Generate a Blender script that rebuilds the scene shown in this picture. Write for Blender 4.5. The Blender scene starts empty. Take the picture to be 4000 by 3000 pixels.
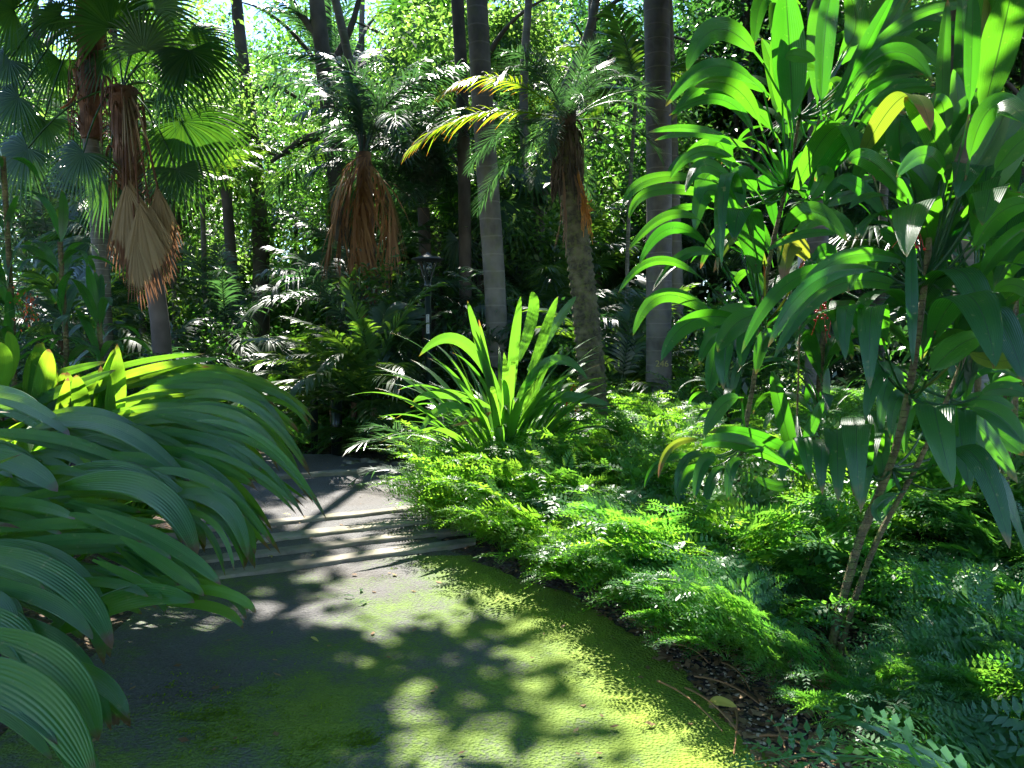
import bpy, math, random
import numpy as np
from math import radians, sin, cos, pi, tan, atan2, sqrt

# ------------------------------------------------------------------ camera, world, sun, exposure
scene = bpy.context.scene
CAM = np.array([0.0, 0.0, 1.6]); F = 773.0; PITCH = radians(3.4)
cd = bpy.data.cameras.new("camera"); cam = bpy.data.objects.new("camera", cd)
scene.collection.objects.link(cam); scene.camera = cam
cam.location = CAM; cam.rotation_euler = (radians(90) - PITCH, 0, 0)
cd.sensor_width = 36; cd.lens = 36 * F / 1024; cd.clip_start = 0.05; cd.clip_end = 600
SUN_EL = radians(52); SUN_AZ = radians(-14)          # azimuth from +Y, negative = to the left
SUN = np.array([sin(SUN_AZ) * cos(SUN_EL), cos(SUN_AZ) * cos(SUN_EL), sin(SUN_EL)])
world = bpy.data.worlds.new("World"); scene.world = world; world.use_nodes = True
wn = world.node_tree.nodes; wl = world.node_tree.links
sky = wn.new("ShaderNodeTexSky"); sky.sky_type = 'NISHITA'; sky.sun_disc = False
sky.sun_elevation = SUN_EL; sky.sun_rotation = SUN_AZ; sky.air_density = 1.0; sky.ozone_density = 5.0; sky.dust_density = 0.1
wl.new(sky.outputs[0], wn["Background"].inputs[0]); wn["Background"].inputs[1].default_value = 0.115
sd = bpy.data.lights.new("sun", 'SUN'); sd.energy = 4.8; sd.angle = radians(0.55); sd.color = (1.0, 0.95, 0.86)
sun = bpy.data.objects.new("sun", sd); scene.collection.objects.link(sun)
from mathutils import Vector
sun.rotation_euler = Vector(SUN).to_track_quat('Z', 'Y').to_euler(); sun.location = (0, 0, 30)
vs = scene.view_settings
vs.view_transform = 'Standard'; vs.look = 'None'; vs.exposure = 2.1; vs.gamma = 1.0
try: vs.use_curve_mapping = False
except Exception: pass
scene.render.engine = 'CYCLES'
cy = scene.cycles
cy.max_bounces = 7; cy.diffuse_bounces = 4; cy.glossy_bounces = 2; cy.transmission_bounces = 3; cy.transparent_max_bounces = 4
cy.use_denoising = True; cy.denoising_input_passes = 'RGB_ALBEDO_NORMAL'; cy.denoising_prefilter = 'ACCURATE'; cy.sample_clamp_indirect = 6.0; cy.caustics_reflective = False; cy.caustics_refractive = False
cy.use_adaptive_sampling = True; cy.adaptive_threshold = 0.02

rng = np.random.default_rng(7); R = random.Random(11)
COL = scene.collection

# ------------------------------------------------------------------ pixel <-> space helpers
def at(px, py, d):
    """point at world depth y=d seen at pixel (1024 wide frame)"""
    x = (px - 512) / F; z = -(py - 384) / F
    dy = cos(PITCH) + sin(PITCH) * z; dz = -sin(PITCH) + cos(PITCH) * z
    return np.array([x / dy * d, d, CAM[2] + dz / dy * d])
def ground(px, py, z0=0.0):
    z = -(py - 384) / F
    dy = cos(PITCH) + sin(PITCH) * z; dz = -sin(PITCH) + cos(PITCH) * z
    return at(px, py, (z0 - CAM[2]) / dz * dy)
S22 = 1024 / 2212.0
def a22(x, y, d): return at(x * S22, y * S22, d)
def g22(x, y, z0=0.0): return ground(x * S22, y * S22, z0)
def tile(ox, oy):
    return lambda X, Y, d: at((ox + X * .9042) / 3.90625, (oy + Y * .9042) / 3.90625, d)
T1, T2, T3, T4 = tile(0, 0), tile(1000, 0), tile(2000, 0), tile(3000, 0)
T5, T6, T7, T8 = tile(0, 1500), tile(1000, 1500), tile(2000, 1500), tile(3000, 1500)
def project(P):
    P = np.atleast_2d(P) - CAM
    zc = P[:, 1] * cos(PITCH) - P[:, 2] * sin(PITCH)
    yc = P[:, 1] * sin(PITCH) + P[:, 2] * cos(PITCH)
    return 512 + F * P[:, 0] / zc, 384 - F * yc / zc

def nz(v):
    v = np.asarray(v, float); n = np.linalg.norm(v, axis=-1, keepdims=True); return v / np.maximum(n, 1e-9)

# ------------------------------------------------------------------ mesh buffer
class MB:
    def __init__(s): s.v = []; s.q = []; s.uv = []; s.a = []; s.n = 0
    def add(s, V, Q, UV=None, var=None):
        V = np.asarray(V, float).reshape(-1, 3); Q = np.asarray(Q, int).reshape(-1, 4)
        s.v.append(V); s.q.append(Q + s.n); s.n += len(V)
        s.uv.append(np.zeros((len(V), 2)) if UV is None else np.asarray(UV, float).reshape(-1, 2))
        s.a.append(np.full(len(V), rng.random() if var is None else var) if np.ndim(var) == 0 or var is None else np.asarray(var, float))
    def grid(s, G, U=None, V=None, var=None, closed=False):
        n, m, _ = G.shape
        i = np.arange(n - 1)[:, None]; mm = m if closed else m - 1
        j = np.arange(mm)[None, :]; j2 = (j + 1) % m
        Q = np.stack([i * m + j, i * m + j2, (i + 1) * m + j2, (i + 1) * m + j], -1).reshape(-1, 4)
        U = np.linspace(0, 1, m) if U is None else U; V = np.linspace(0, 1, n) if V is None else V
        UV = np.stack(np.broadcast_arrays(U[None, :], V[:, None]), -1)
        s.add(G, Q, UV, var)
    def mesh(s, name, mat, smooth=True):
        V = np.concatenate(s.v).astype(np.float32); Q = np.concatenate(s.q).astype(np.int32)
        UV = np.concatenate(s.uv).astype(np.float32); A = np.concatenate(s.a).astype(np.float32)
        me = bpy.data.meshes.new(name)
        me.vertices.add(len(V)); me.vertices.foreach_set("co", V.ravel())
        me.loops.add(Q.size); me.loops.foreach_set("vertex_index", Q.ravel())
        me.polygons.add(len(Q)); me.polygons.foreach_set("loop_start", np.arange(0, Q.size, 4, dtype=np.int32))
        try: me.polygons.foreach_set("loop_total", np.full(len(Q), 4, dtype=np.int32))
        except Exception: pass
        me.update(calc_edges=True)
        me.polygons.foreach_set("use_smooth", np.full(len(Q), smooth, dtype=bool))
        ul = me.uv_layers.new(name="UVMap"); ul.data.foreach_set("uv", UV[Q.ravel()].ravel())
        at_ = me.attributes.new("var", 'FLOAT', 'POINT'); at_.data.foreach_set("value", A)
        me.materials.append(mat); return me

def link(name, me, parent=None, loc=(0, 0, 0), rot=(0, 0, 0), scale=1.0):
    o = bpy.data.objects.new(name, me); COL.objects.link(o)
    if parent is not None: o.parent = parent
    o.location = loc; o.rotation_euler = rot
    o.scale = (scale,) * 3 if np.ndim(scale) == 0 else scale
    return o
def tag(o, label=None, cat=None, group=None, kind=None):
    if label: o["label"] = label
    if cat: o["category"] = cat
    if group: o["group"] = group
    if kind: o["kind"] = kind
    return o
def thing(name, label, cat, loc=(0, 0, 0), rz=0, scale=1.0, group=None):
    return tag(link(name, None, None, loc, (0, 0, rz), scale), label, cat, group, "thing")

# ------------------------------------------------------------------ materials
def newmat(name):
    m = bpy.data.materials.new(name); m.use_nodes = True; nt = m.node_tree; nt.nodes.clear()
    out = nt.nodes.new("ShaderNodeOutputMaterial"); return m, nt, out
def N(nt, t, **kw):
    n = nt.nodes.new(t)
    for k, v in kw.items():
        if k.startswith("i_"):
            key = k[2:]; n.inputs[int(key) if key.isdigit() else key.replace("_", " ")].default_value = v
        else: setattr(n, k, v)
    return n
def mixc(nt, fac, a, b, blend='MIX'):
    n = nt.nodes.new("ShaderNodeMix"); n.data_type = 'RGBA'; n.blend_type = blend
    for k, v in ((0, fac), (6, a), (7, b)):
        if hasattr(v, "is_linked") or hasattr(v, "links"): nt.links.new(v, n.inputs[k])
        elif k == 0: n.inputs[0].default_value = v
        else: n.inputs[k].default_value = (*v, 1)
    return n.outputs[2]
def math_(nt, op, a, b=None, clamp=False):
    n = nt.nodes.new("ShaderNodeMath"); n.operation = op; n.use_clamp = clamp
    for k, v in ((0, a), (1, b)):
        if v is None: continue
        if hasattr(v, "links"): nt.links.new(v, n.inputs[k])
        else: n.inputs[k].default_value = v
    return n.outputs[0]
def ramp(nt, src, lo, hi):
    n = nt.nodes.new("ShaderNodeMapRange"); nt.links.new(src, n.inputs[0])
    n.inputs[1].default_value = lo; n.inputs[2].default_value = hi; return n.outputs[0]

def leafmat(name, c1, c2, t1, t2, rough=0.35, spec=0.5, tr=0.5, pleats=0, tip=None, spots=0.0, tipstart=0.93, midrib=False):
    """c1..c2 reflected colours, t1..t2 transmitted colours, varied leaf by leaf"""
    m, nt, out = newmat(name)
    va = N(nt, "ShaderNodeAttribute", attribute_name="var"); oi = N(nt, "ShaderNodeObjectInfo")
    v = math_(nt, 'FRACT', math_(nt, 'ADD', va.outputs["Fac"], oi.outputs["Random"]))
    geo = N(nt, "ShaderNodeNewGeometry")
    no = N(nt, "ShaderNodeTexNoise", i_Scale=9.0, i_Detail=3.0); nt.links.new(geo.outputs["Position"], no.inputs["Vector"])
    v2 = math_(nt, 'ADD', math_(nt, 'MULTIPLY', v, 0.75), math_(nt, 'MULTIPLY', no.outputs[0], 0.35), clamp=True)
    base = mixc(nt, v2, c1, c2); trc = mixc(nt, v2, t1, t2)
    uv = N(nt, "ShaderNodeUVMap"); sp = N(nt, "ShaderNodeSeparateXYZ"); nt.links.new(uv.outputs[0], sp.inputs[0])
    if tip is not None:
        tn = math_(nt, 'ADD', sp.outputs[1], math_(nt, 'MULTIPLY', math_(nt, 'SUBTRACT', no.outputs[0], .5), .25))
        tf = ramp(nt, tn, tipstart, tipstart + .06); base = mixc(nt, tf, base, tip); trc = mixc(nt, tf, trc, tuple(min(1, 1.6 * x) for x in tip))
    if midrib:
        mf = ramp(nt, math_(nt, 'ABSOLUTE', math_(nt, 'SUBTRACT', sp.outputs[0], .5)), .030, .012)
        base = mixc(nt, math_(nt, 'MULTIPLY', mf, .5), base, (.06, .13, .04)); trc = mixc(nt, math_(nt, 'MULTIPLY', mf, .75), trc, (.02, .06, .01))
    if spots > 0:
        n3 = N(nt, "ShaderNodeTexNoise", i_Scale=38.0, i_Detail=2.0); nt.links.new(geo.outputs["Position"], n3.inputs["Vector"])
        sf = math_(nt, 'MULTIPLY', ramp(nt, n3.outputs[0], .66, .74), spots); base = mixc(nt, sf, base, (.22, .2, .08))
    pr = N(nt, "ShaderNodeBsdfPrincipled", i_Roughness=rough); pr.inputs["Specular IOR Level"].default_value = spec
    nt.links.new(base, pr.inputs["Base Color"])
    trn = N(nt, "ShaderNodeBsdfTranslucent"); nt.links.new(trc, trn.inputs[0])
    if pleats:
        w = math_(nt, 'SINE', math_(nt, 'MULTIPLY', sp.outputs[0], pleats * 2 * pi))
        bp = N(nt, "ShaderNodeBump", i_Strength=0.4, i_Distance=0.003); nt.links.new(w, bp.inputs["Height"])
        nt.links.new(bp.outputs[0], pr.inputs["Normal"])
    mx = N(nt, "ShaderNodeMixShader", i_0=tr)
    nt.links.new(pr.outputs[0], mx.inputs[1]); nt.links.new(trn.outputs[0], mx.inputs[2]); nt.links.new(mx.outputs[0], out.inputs[0])
    return m
def barkmat(name, c1, c2, scale=8.0, stretch=(1, 1, 1), bump=0.6, rough=0.85, rings=0.0, ringw=0.12, moss=0.0, dist=0.02):
    m, nt, out = newmat(name)
    tc = N(nt, "ShaderNodeTexCoord"); mp = N(nt, "ShaderNodeMapping"); mp.inputs["Scale"].default_value = stretch
    nt.links.new(tc.outputs["Object"], mp.inputs[0])
    n1 = N(nt, "ShaderNodeTexNoise", i_Scale=scale, i_Detail=6.0, i_Roughness=0.65); nt.links.new(mp.outputs[0], n1.inputs["Vector"])
    n2 = N(nt, "ShaderNodeTexNoise", i_Scale=scale * .3, i_Detail=3.0); nt.links.new(tc.outputs["Object"], n2.inputs["Vector"])
    c = mixc(nt, ramp(nt, n1.outputs[0], .3, .7), c1, c2)
    c = mixc(nt, ramp(nt, n2.outputs[0], .45, .65), c, tuple(x * 1.35 for x in c2))
    h = n1.outputs[0]
    if rings:
        sp = N(nt, "ShaderNodeSeparateXYZ"); nt.links.new(tc.outputs["Object"], sp.inputs[0])
        z = math_(nt, 'ADD', sp.outputs[2], math_(nt, 'MULTIPLY', n2.outputs[0], ringw * .35))
        f = math_(nt, 'FRACT', math_(nt, 'DIVIDE', z, ringw))
        rf = ramp(nt, f, .88, .96); c = mixc(nt, math_(nt, 'MULTIPLY', rf, rings), c, tuple(min(1, x * 2.2) for x in c2))
        h = math_(nt, 'ADD', h, math_(nt, 'MULTIPLY', rf, .6))
    if moss:
        n3 = N(nt, "ShaderNodeTexNoise", i_Scale=scale * .9, i_Detail=4.0); nt.links.new(tc.outputs["Object"], n3.inputs["Vector"])
        c = mixc(nt, math_(nt, 'MULTIPLY', ramp(nt, n3.outputs[0], .5, .62), moss), c, (.13, .15, .03))
    pr = N(nt, "ShaderNodeBsdfPrincipled", i_Roughness=rough); nt.links.new(c, pr.inputs["Base Color"])
    bp = N(nt, "ShaderNodeBump", i_Strength=bump, i_Distance=dist); nt.links.new(h, bp.inputs["Height"]); nt.links.new(bp.outputs[0], pr.inputs["Normal"])
    nt.links.new(pr.outputs[0], out.inputs[0]); return m
def plain(name, c, rough=.5, metal=0.0, spec=.5):
    m, nt, out = newmat(name); pr = N(nt, "ShaderNodeBsdfPrincipled", i_Roughness=rough, i_Metallic=metal)
    pr.inputs["Specular IOR Level"].default_value = spec
    no = N(nt, "ShaderNodeTexNoise", i_Scale=14.0, i_Detail=4.0)
    tc = N(nt, "ShaderNodeTexCoord"); nt.links.new(tc.outputs["Object"], no.inputs["Vector"])
    cc = mixc(nt, no.outputs[0], tuple(x * .75 for x in c), tuple(min(1, x * 1.25) for x in c))
    nt.links.new(cc, pr.inputs["Base Color"]); nt.links.new(pr.outputs[0], out.inputs[0]); return m

M = {}
M['pleat'] = leafmat("pleated_leaf", (.012, .075, .014), (.034, .13, .022), (.16, .46, .02), (.42, .72, .03), .38, .4, .46, pleats=9, tip=(.16, .09, .03), tipstart=.92, spots=.8)
M['broad'] = leafmat("broad_leaf", (.009, .042, .018), (.022, .07, .026), (.045, .33, .01), (.16, .52, .015), .33, .75, .42, pleats=14, tip=(.3, .16, .04), spots=.9, tipstart=.96, midrib=True)
M['broad_y'] = leafmat('yellowing_leaf', (.06, .10, .02), (.13, .14, .03), (.22, .40, .02), (.42, .46, .03), .35, .5, .42, pleats=14, tip=(.25, .13, .05), spots=1.0, tipstart=.8, midrib=True)
M['cord'] = leafmat("clump_leaf", (.02, .075, .022), (.04, .12, .03), (.11, .40, .02), (.24, .56, .03), .32, 1.0, .42, pleats=8, tip=(.35, .14, .03), tipstart=.96)
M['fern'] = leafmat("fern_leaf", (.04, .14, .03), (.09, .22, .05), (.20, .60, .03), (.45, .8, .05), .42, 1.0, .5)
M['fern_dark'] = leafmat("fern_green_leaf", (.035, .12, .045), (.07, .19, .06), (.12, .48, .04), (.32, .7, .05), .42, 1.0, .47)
M['palm'] = leafmat("palm_leaf", (.016, .05, .02), (.035, .085, .03), (.10, .30, .02), (.28, .48, .03), 0.36, 1.0, 0.42)
M['palm_blue'] = leafmat("palm_blue_leaf", (.018, .045, .032), (.035, .075, .045), (.06, .2, .05), (.12, .3, .06), 0.38, 1.0, 0.32)
M['palm_gold'] = leafmat("palm_gold_leaf", (.05, .12, .02), (.09, .15, .02), (.30, .60, .02), (.55, .65, .02), .4, .4, .5, tip=(.45, .22, .02), tipstart=.80)
M['bark_black'] = barkmat("dark_fibre_bark", (.02, .014, .01), (.08, .055, .035), 16, (1, 1, .12), 1.0, .9)
M['fan'] = leafmat("fan_leaf", (.014, .05, .02), (.03, .08, .028), (.06, .24, .02), (.16, .40, .02), .42, .55, .38)
M['dead'] = leafmat("dead_leaf", (.22, .11, .05), (.42, .25, .12), (.34, .14, .05), (.45, .22, .08), .7, .2, .3)
M['dead_fan'] = leafmat("dead_fan_leaf", (.26, .19, .10), (.40, .31, .17), (.3, .17, .07), (.4, .25, .1), .7, .2, .3, tip=(.16, .08, .04), tipstart=.7)
M['tree_a'] = leafmat("tree_leaf_a", (.018, .065, .02), (.045, .105, .032), (.07, .30, .025), (.22, .50, .05), .3, 1.0, .48)
M['tree_b'] = leafmat("tree_leaf_b", (.012, .042, .02), (.025, .07, .028), (.04, .18, .025), (.12, .36, .035), .32, 1.0, .42)
M['tree_c'] = leafmat("tree_leaf_c", (.03, .09, .028), (.07, .135, .04), (.18, .44, .05), (.36, .60, .09), .36, .9, .5)
M['bark_dark'] = barkmat("dark_bark", (.035, .028, .022), (.09, .075, .06), 6, (1, 1, .25))
M['bark_grey'] = barkmat("grey_palm_bark", (.07, .065, .055), (.15, .14, .12), 7, (1, 1, .5), .35, .8, rings=.35, ringw=.24, moss=.25)
M['bark_brown'] = barkmat("brown_palm_bark", (.05, .045, .042), (.11, .10, .09), 9, (1, 1, .6), .4, .7, rings=.45, ringw=.17, moss=.2)
M['bark_ring'] = barkmat("ringed_palm_bark", (.06, .065, .05), (.13, .13, .10), 12, (1, 1, .6), .5, .8, rings=1.0, ringw=.085)
M['bark_scale'] = barkmat("scaly_palm_bark", (.018, .014, .009), (.11, .095, .05), 26, (1, 1, 1), .9, .9, moss=.5)
M['bark_fibre'] = barkmat("fibre_bark", (.07, .035, .02), (.22, .12, .07), 16, (1, 1, .12), 1.0, .9)
M['bark_stem'] = barkmat("stem_bark", (.045, .032, .014), (.15, .115, .045), 34, (1, 1, 1.3), 1.0, .85, rings=.35, ringw=.03, moss=.8)
M['stalk'] = leafmat("stalk_green", (.05, .12, .03), (.09, .17, .05), (.2, .4, .03), (.3, .5, .05), .4, .5, .12)
M['stalk_br'] = plain("stalk_brown", (.17, .09, .045), .7)
M['iron'] = plain("dark_green_paint", (.012, .022, .018), .28)
M['capm'] = plain("lamp_cap_paint", (.03, .034, .04), .4)
M['white'] = plain("white_label", (.45, .46, .47), .5)
M['black'] = plain("black_lettering", (.01, .01, .01), .5)
M['paintmark'] = plain("faded_yellow_paint", (.40, .36, .13), .7)
M['concrete'] = barkmat("concrete", (.14, .125, .10), (.26, .235, .19), 9, (1, 1, 1), .3, .9, moss=.3, dist=.01)
M['berry'] = plain("red_berry", (.45, .02, .01), .25)
M['flower'] = plain("orange_red_flower", (.55, .09, .02), .4)
M['orange'] = leafmat("orange_stalk", (.5, .2, .03), (.6, .28, .05), (.7, .3, .03), (.8, .35, .05), .5, .3, .35)
M['yellow'] = leafmat("yellow_leaf", (.5, .42, .08), (.55, .46, .1), (.8, .65, .08), (.8, .7, .1), .4, .4, .4)
M['rock'] = barkmat("rock", (.09, .08, .06), (.26, .24, .18), 9, (1, 1, 1), 1.0, .9, moss=.5)
M['pebble'] = leafmat("pebble_mix", (.16, .11, .06), (.55, .45, .30), (.1, .1, .1), (.1, .1, .1), .8, .3, 0.0)
M['litter'] = leafmat("litter_mix", (.10, .05, .025), (.36, .24, .12), (.3, .15, .05), (.4, .25, .08), .7, .3, .25)
M['mossm'] = leafmat("moss_tuft", (.06, .12, .008), (.14, .22, .012), (.3, .5, .02), (.5, .7, .03), .8, .2, .35)

# ------------------------------------------------------------------ basic builders
def tube(mb, P, r, sides=10, wob=0.0, disp=None, var=None):
    P = np.asarray(P, float); n = len(P); r = np.broadcast_to(np.asarray(r, float), (n,))
    T = nz(np.gradient(P, axis=0)); ref = np.array([1.0, 0, 0]) if abs(T[0][0]) < .8 else np.array([0, 1.0, 0])
    S = nz(ref - (T @ ref)[:, None] * T); B = np.cross(T, S)
    th = np.linspace(0, 2 * pi, sides, endpoint=False)
    rr = r[:, None] * np.ones(sides)
    if wob: rr = rr * (1 + wob * rng.standard_normal((n, sides)) * .5)
    if disp is not None: rr = rr * (1 + disp(np.linspace(0, 1, n)[:, None], th[None, :]))
    G = P[:, None, :] + rr[..., None] * (np.cos(th)[None, :, None] * S[:, None, :] + np.sin(th)[None, :, None] * B[:, None, :])
    mb.grid(G, U=th / (2 * pi), V=np.linspace(0, 1, n), var=var, closed=True)
    for e in (0, -1):                                 # caps
        c = len(th); ring = G[e]; ctr = np.repeat(ring.mean(0)[None], c, 0)
        mb.grid(np.stack([ring, ctr * .999 + ring * .001]), closed=True, var=var)
def smooth_path(pts, n):
    pts = np.asarray(pts, float); t = np.linspace(0, len(pts) - 1, n); k = np.arange(len(pts))
    L = np.stack([np.interp(t, k, pts[:, i]) for i in range(3)], 1)
    for _ in range(max(2, n // 6)):
        L[1:-1] = .25 * L[:-2] + .5 * L[1:-1] + .25 * L[2:]
    return L
def quad3(p0, p1, p2, n):
    p0, p1, p2 = map(np.asarray, (p0, p1, p2)); c = 2 * p1 - .5 * (p0 + p2); t = np.linspace(0, 1, n)[:, None]
    return (1 - t) ** 2 * p0 + 2 * t * (1 - t) * c + t ** 2 * p2
def arch(L, pitch, bend, n=14, power=1.3):
    """planar curve in YZ from the origin: starts at pitch degrees, loses bend degrees by its tip"""
    t = np.linspace(0, 1, n); a = np.radians(pitch - bend * t ** power); ds = L / (n - 1)
    y = np.concatenate([[0], np.cumsum(np.cos(a[:-1]) * ds)]); z = np.concatenate([[0], np.cumsum(np.sin(a[:-1]) * ds)])
    return np.stack([0 * y, y, z], 1)
PROF = {
    'grass': lambda t: np.clip(t, .02, 1) ** .55 * (1 - t) ** .62 * 1.75,
    'petiole': lambda t: np.where(t < .14, .07, 1.62 * np.clip((t - .12) / .88, .002, 1) ** .62 * (1 - np.clip((t - .12) / .88, 0, 1)) ** .72 * 1.0 + .03),
    'oval': lambda t: 1.7 * np.clip(t, .02, 1) ** .55 * (1 - t) ** .68 + .01,
    'lance': lambda t: np.clip(t * 3.2, .12, 1) * (1 - t ** 2.2) + .01,
}
def blade(mb, P, width, prof='grass', m=7, fold=.18, roll=0.0, twist=0.0, pleat=0.0, face=None, wave=.04, sag=0.0, var=None):
    n = len(P); T = nz(np.gradient(P, axis=0)); t = np.linspace(0, 1, n)
    if face is None:
        h = P[-1] - P[0]; h = nz(np.array([h[0], h[1], 0]) + 1e-6); S = np.tile(np.array([h[1], -h[0], 0]), (n, 1))
    else:
        V = nz(P - CAM); S = nz(np.cross(V, T))
        for k in range(1, n):
            if S[k] @ S[k - 1] < 0: S[k] *= -1
    S = nz(S - (S * T).sum(1)[:, None] * T); Nn = np.cross(S, T)
    if Nn[:, 2].mean() < 0: Nn = -Nn; S = -S
    a = (np.radians(roll) + np.radians(twist) * t)[:, None]
    S2 = S * np.cos(a) + Nn * np.sin(a); N2 = -S * np.sin(a) + Nn * np.cos(a)
    w = PROF[prof](t) * width * .5; u = np.linspace(-1, 1, m)
    h = fold * np.abs(u) - sag * u ** 2
    if pleat: h = h + pleat * (np.arange(m) % 2 - .5)
    ph = rng.random() * 6
    wv = wave * np.sin(t * 9 + ph)[:, None] * (u ** 2 * np.sign(u))[None, :]
    G = P[:, None, :] + S2[:, None, :] * (w[:, None] * u)[..., None] + N2[:, None, :] * (w[:, None] * (h[None, :] + wv))[..., None]
    mb.grid(G, U=(u + 1) / 2, V=t, var=var)

def frond_mesh(name, mat, L=2.0, pitch=60, bend=90, nl=36, ll=.5, lw=.03, vee=20, droop=.5, start=.15, sweep=35, stem_r=.012, seg=4, jit=.1, bunch=0.0, power=1.3, path=None):
    """a feather palm frond: rachis and leaflets in one mesh, gravity baked in, growing towards +Y"""
    mb = MB(); P = arch(L, pitch, bend, 18, power) if path is None else quad3(*path, 18); tube(mb, P, np.linspace(stem_r, stem_r * .25, 18), 5, var=.3)
    T = nz(np.gradient(P, axis=0)); tt = np.linspace(0, 1, 18)
    h_ = nz((P[-1] - P[0]) * [1, 1, 0] + [0, 1e-4, 0]); X = np.array([h_[1], -h_[0], 0])
    for k in range(nl):
        t = start + (1 - start) * (k + rng.random() * .4 * bunch) / nl
        p = np.array([np.interp(t, tt, P[:, i]) for i in range(3)]); d = nz(np.array([np.interp(t, tt, T[:, i]) for i in range(3)]))
        up = np.cross(X, d)
        s = (t - start) / (1 - start); ln = ll * (np.sin(pi * (0.12 + .80 * s)) ** .7) * (1 + jit * rng.standard_normal())
        for sg in (-1, 1):
            sw = radians(sweep + 25 * s + rng.standard_normal() * 5 + bunch * 12 * rng.standard_normal()); v = radians(vee + rng.standard_normal() * (5 + 25 * bunch))
            dr = nz(sg * X * cos(sw) * cos(v) + d * sin(sw) + up * sin(v) * cos(sw))
            q = np.linspace(0, 1, seg + 1)[:, None]
            C = p + dr * ln * q + np.array([0, 0, -1.0]) * (droop * ln * q ** 2.2)
            Tt = nz(np.gradient(C, axis=0)); Sd = nz(np.cross(Tt, up + .3 * sg * X)); w = lw * .5 * PROF['lance'](q[:, 0])
            G = np.stack([C - Sd * w[:, None], C + Sd * w[:, None]], 1)
            mb.grid(G, var=None)
    return mb.mesh(name, mat)
def fan_into(mb, hub, aim, nrm, Rr, nseg=34, spread=140, droop=.25, split=.5, petiole=None, w0=1.0, rib=.55):
    """palmate fan: folded segments joined near the hub, free tips that hang"""
    aim = nz(aim); nrm = nz(nrm - (nrm @ aim) * aim); sd = np.cross(aim, nrm)
    da = 2 * radians(spread) / nseg
    for k in range(nseg):
        a = -radians(spread) + da * (k + .5); ln = Rr * (1 - .25 * (abs(a) / radians(spread)) ** 2) * (1 + .04 * rng.standard_normal())
        d = aim * cos(a) + sd * sin(a); q = np.linspace(0, 1, 8)
        C = hub + d * (ln * q)[:, None] + nrm * (-.10 * ln * q ** 2)[:, None] + np.array([0, 0, -1.0]) * (droop * ln * np.clip(q - .35, 0, 1) ** 1.7 * 1.8)[:, None]
        w = np.where(q < split, ln * q * np.tan(da / 2) * w0, ln * split * np.tan(da / 2) * w0 * ((1 - q) / (1 - split)) ** .7) + .001
        s = nz(np.cross(nrm, d))
        G = np.stack([C - s * w[:, None], C + nrm * (w * rib * (1 if k % 2 else .3))[:, None], C + s * w[:, None]], 1)
        mb.grid(G, V=q)
    if petiole is not None: tube(mb, quad3(petiole[0], petiole[1], hub, 8), .011, 5, var=.4)
def fan_mesh(name, mat, L=1.0, pitch=40, bend=70, Rr=.5, droop=.3, spread=140, tilt=30, nseg=32):
    mb = MB(); P = arch(L, pitch, bend, 10); tube(mb, P, np.linspace(.014, .008, 10), 5, var=.4)
    a = radians(pitch - bend - tilt); aim = np.array([0, cos(a), sin(a)]); nrm = np.array([0, -sin(a), cos(a)])
    fan_into(mb, P[-1], aim, nrm, Rr, nseg, spread, droop); return mb.mesh(name, mat)
def fern_mesh(name, mat, L=.6, pitch=55, bend=95, npn=15, det=True):
    """lacy three-times-divided frond: separate pinnae, each cut into toothed pinnules"""
    mb = MB(); P = arch(L, pitch, bend, 14); tube(mb, P, np.linspace(.004, .0012, 14), 4, var=.4)
    T = nz(np.gradient(P, axis=0)); tt = np.linspace(0, 1, 14); X = np.array([1.0, 0, 0]); Vs = []; vr = []
    for k in range(npn):
        t = .24 + .74 * k / npn; s = (t - .24) / .76
        p = np.array([np.interp(t, tt, P[:, i]) for i in range(3)]); d = nz(np.array([np.interp(t, tt, T[:, i]) for i in range(3)])); up = np.cross(X, d)
        pl = L * .46 * (1 - s) ** .9 * min(1, .6 + 2 * s) * (1 + .08 * rng.standard_normal()) + .012
        for sg in (-1, 1):
            sw = radians(18 + 26 * s + rng.standard_normal() * 6); tw = .25 * rng.standard_normal()
            dr = nz(sg * X * cos(sw) + d * sin(sw) + up * (.10 + tw)); up2 = nz(up + X * .35 * rng.standard_normal() + d * .3 * rng.standard_normal()); up2 = nz(up2 - (up2 @ dr) * dr)
            nq = max(4, int(12 * pl / (L * .46))) + 2; pv = np.clip(.5 + .3 * rng.standard_normal(), 0, 1)
            perp = np.cross(up2, dr)
            for j in range(nq):
                q = (j + .6) / nq; c = p + dr * pl * q + np.array([0, 0, -1.0]) * .30 * pl * q ** 2
                ql = pl * .24 * (1 - q) ** .65 + .006
                for s2 in (-1, 1):
                    e = nz(s2 * perp * .85 + dr * .6 + up2 * (.2 * rng.standard_normal())); f = nz(np.cross(up2, e)); w = ql * .19
                    Vs.append([c, c + e * ql * .45 - f * w, c + e * ql, c + e * ql * .45 + f * w]); vr.append(pv)
                    if det and ql > .012:
                        for o in (.35, .62):
                            c2 = c + e * ql * o
                            for s3 in (-1, 1):
                                g = nz(s3 * f + e * .7) * ql * .30 * (1.2 - o); Vs.append([c2, c2 + g * .5 - e * w * .45, c2 + g, c2 + g * .5 + e * w * .45]); vr.append(pv)
    V = np.array(Vs); n = len(V); mb.add(V.reshape(-1, 3), np.arange(4 * n).reshape(-1, 4), None, np.repeat(vr, 4))
    return mb.mesh(name, mat)
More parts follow.
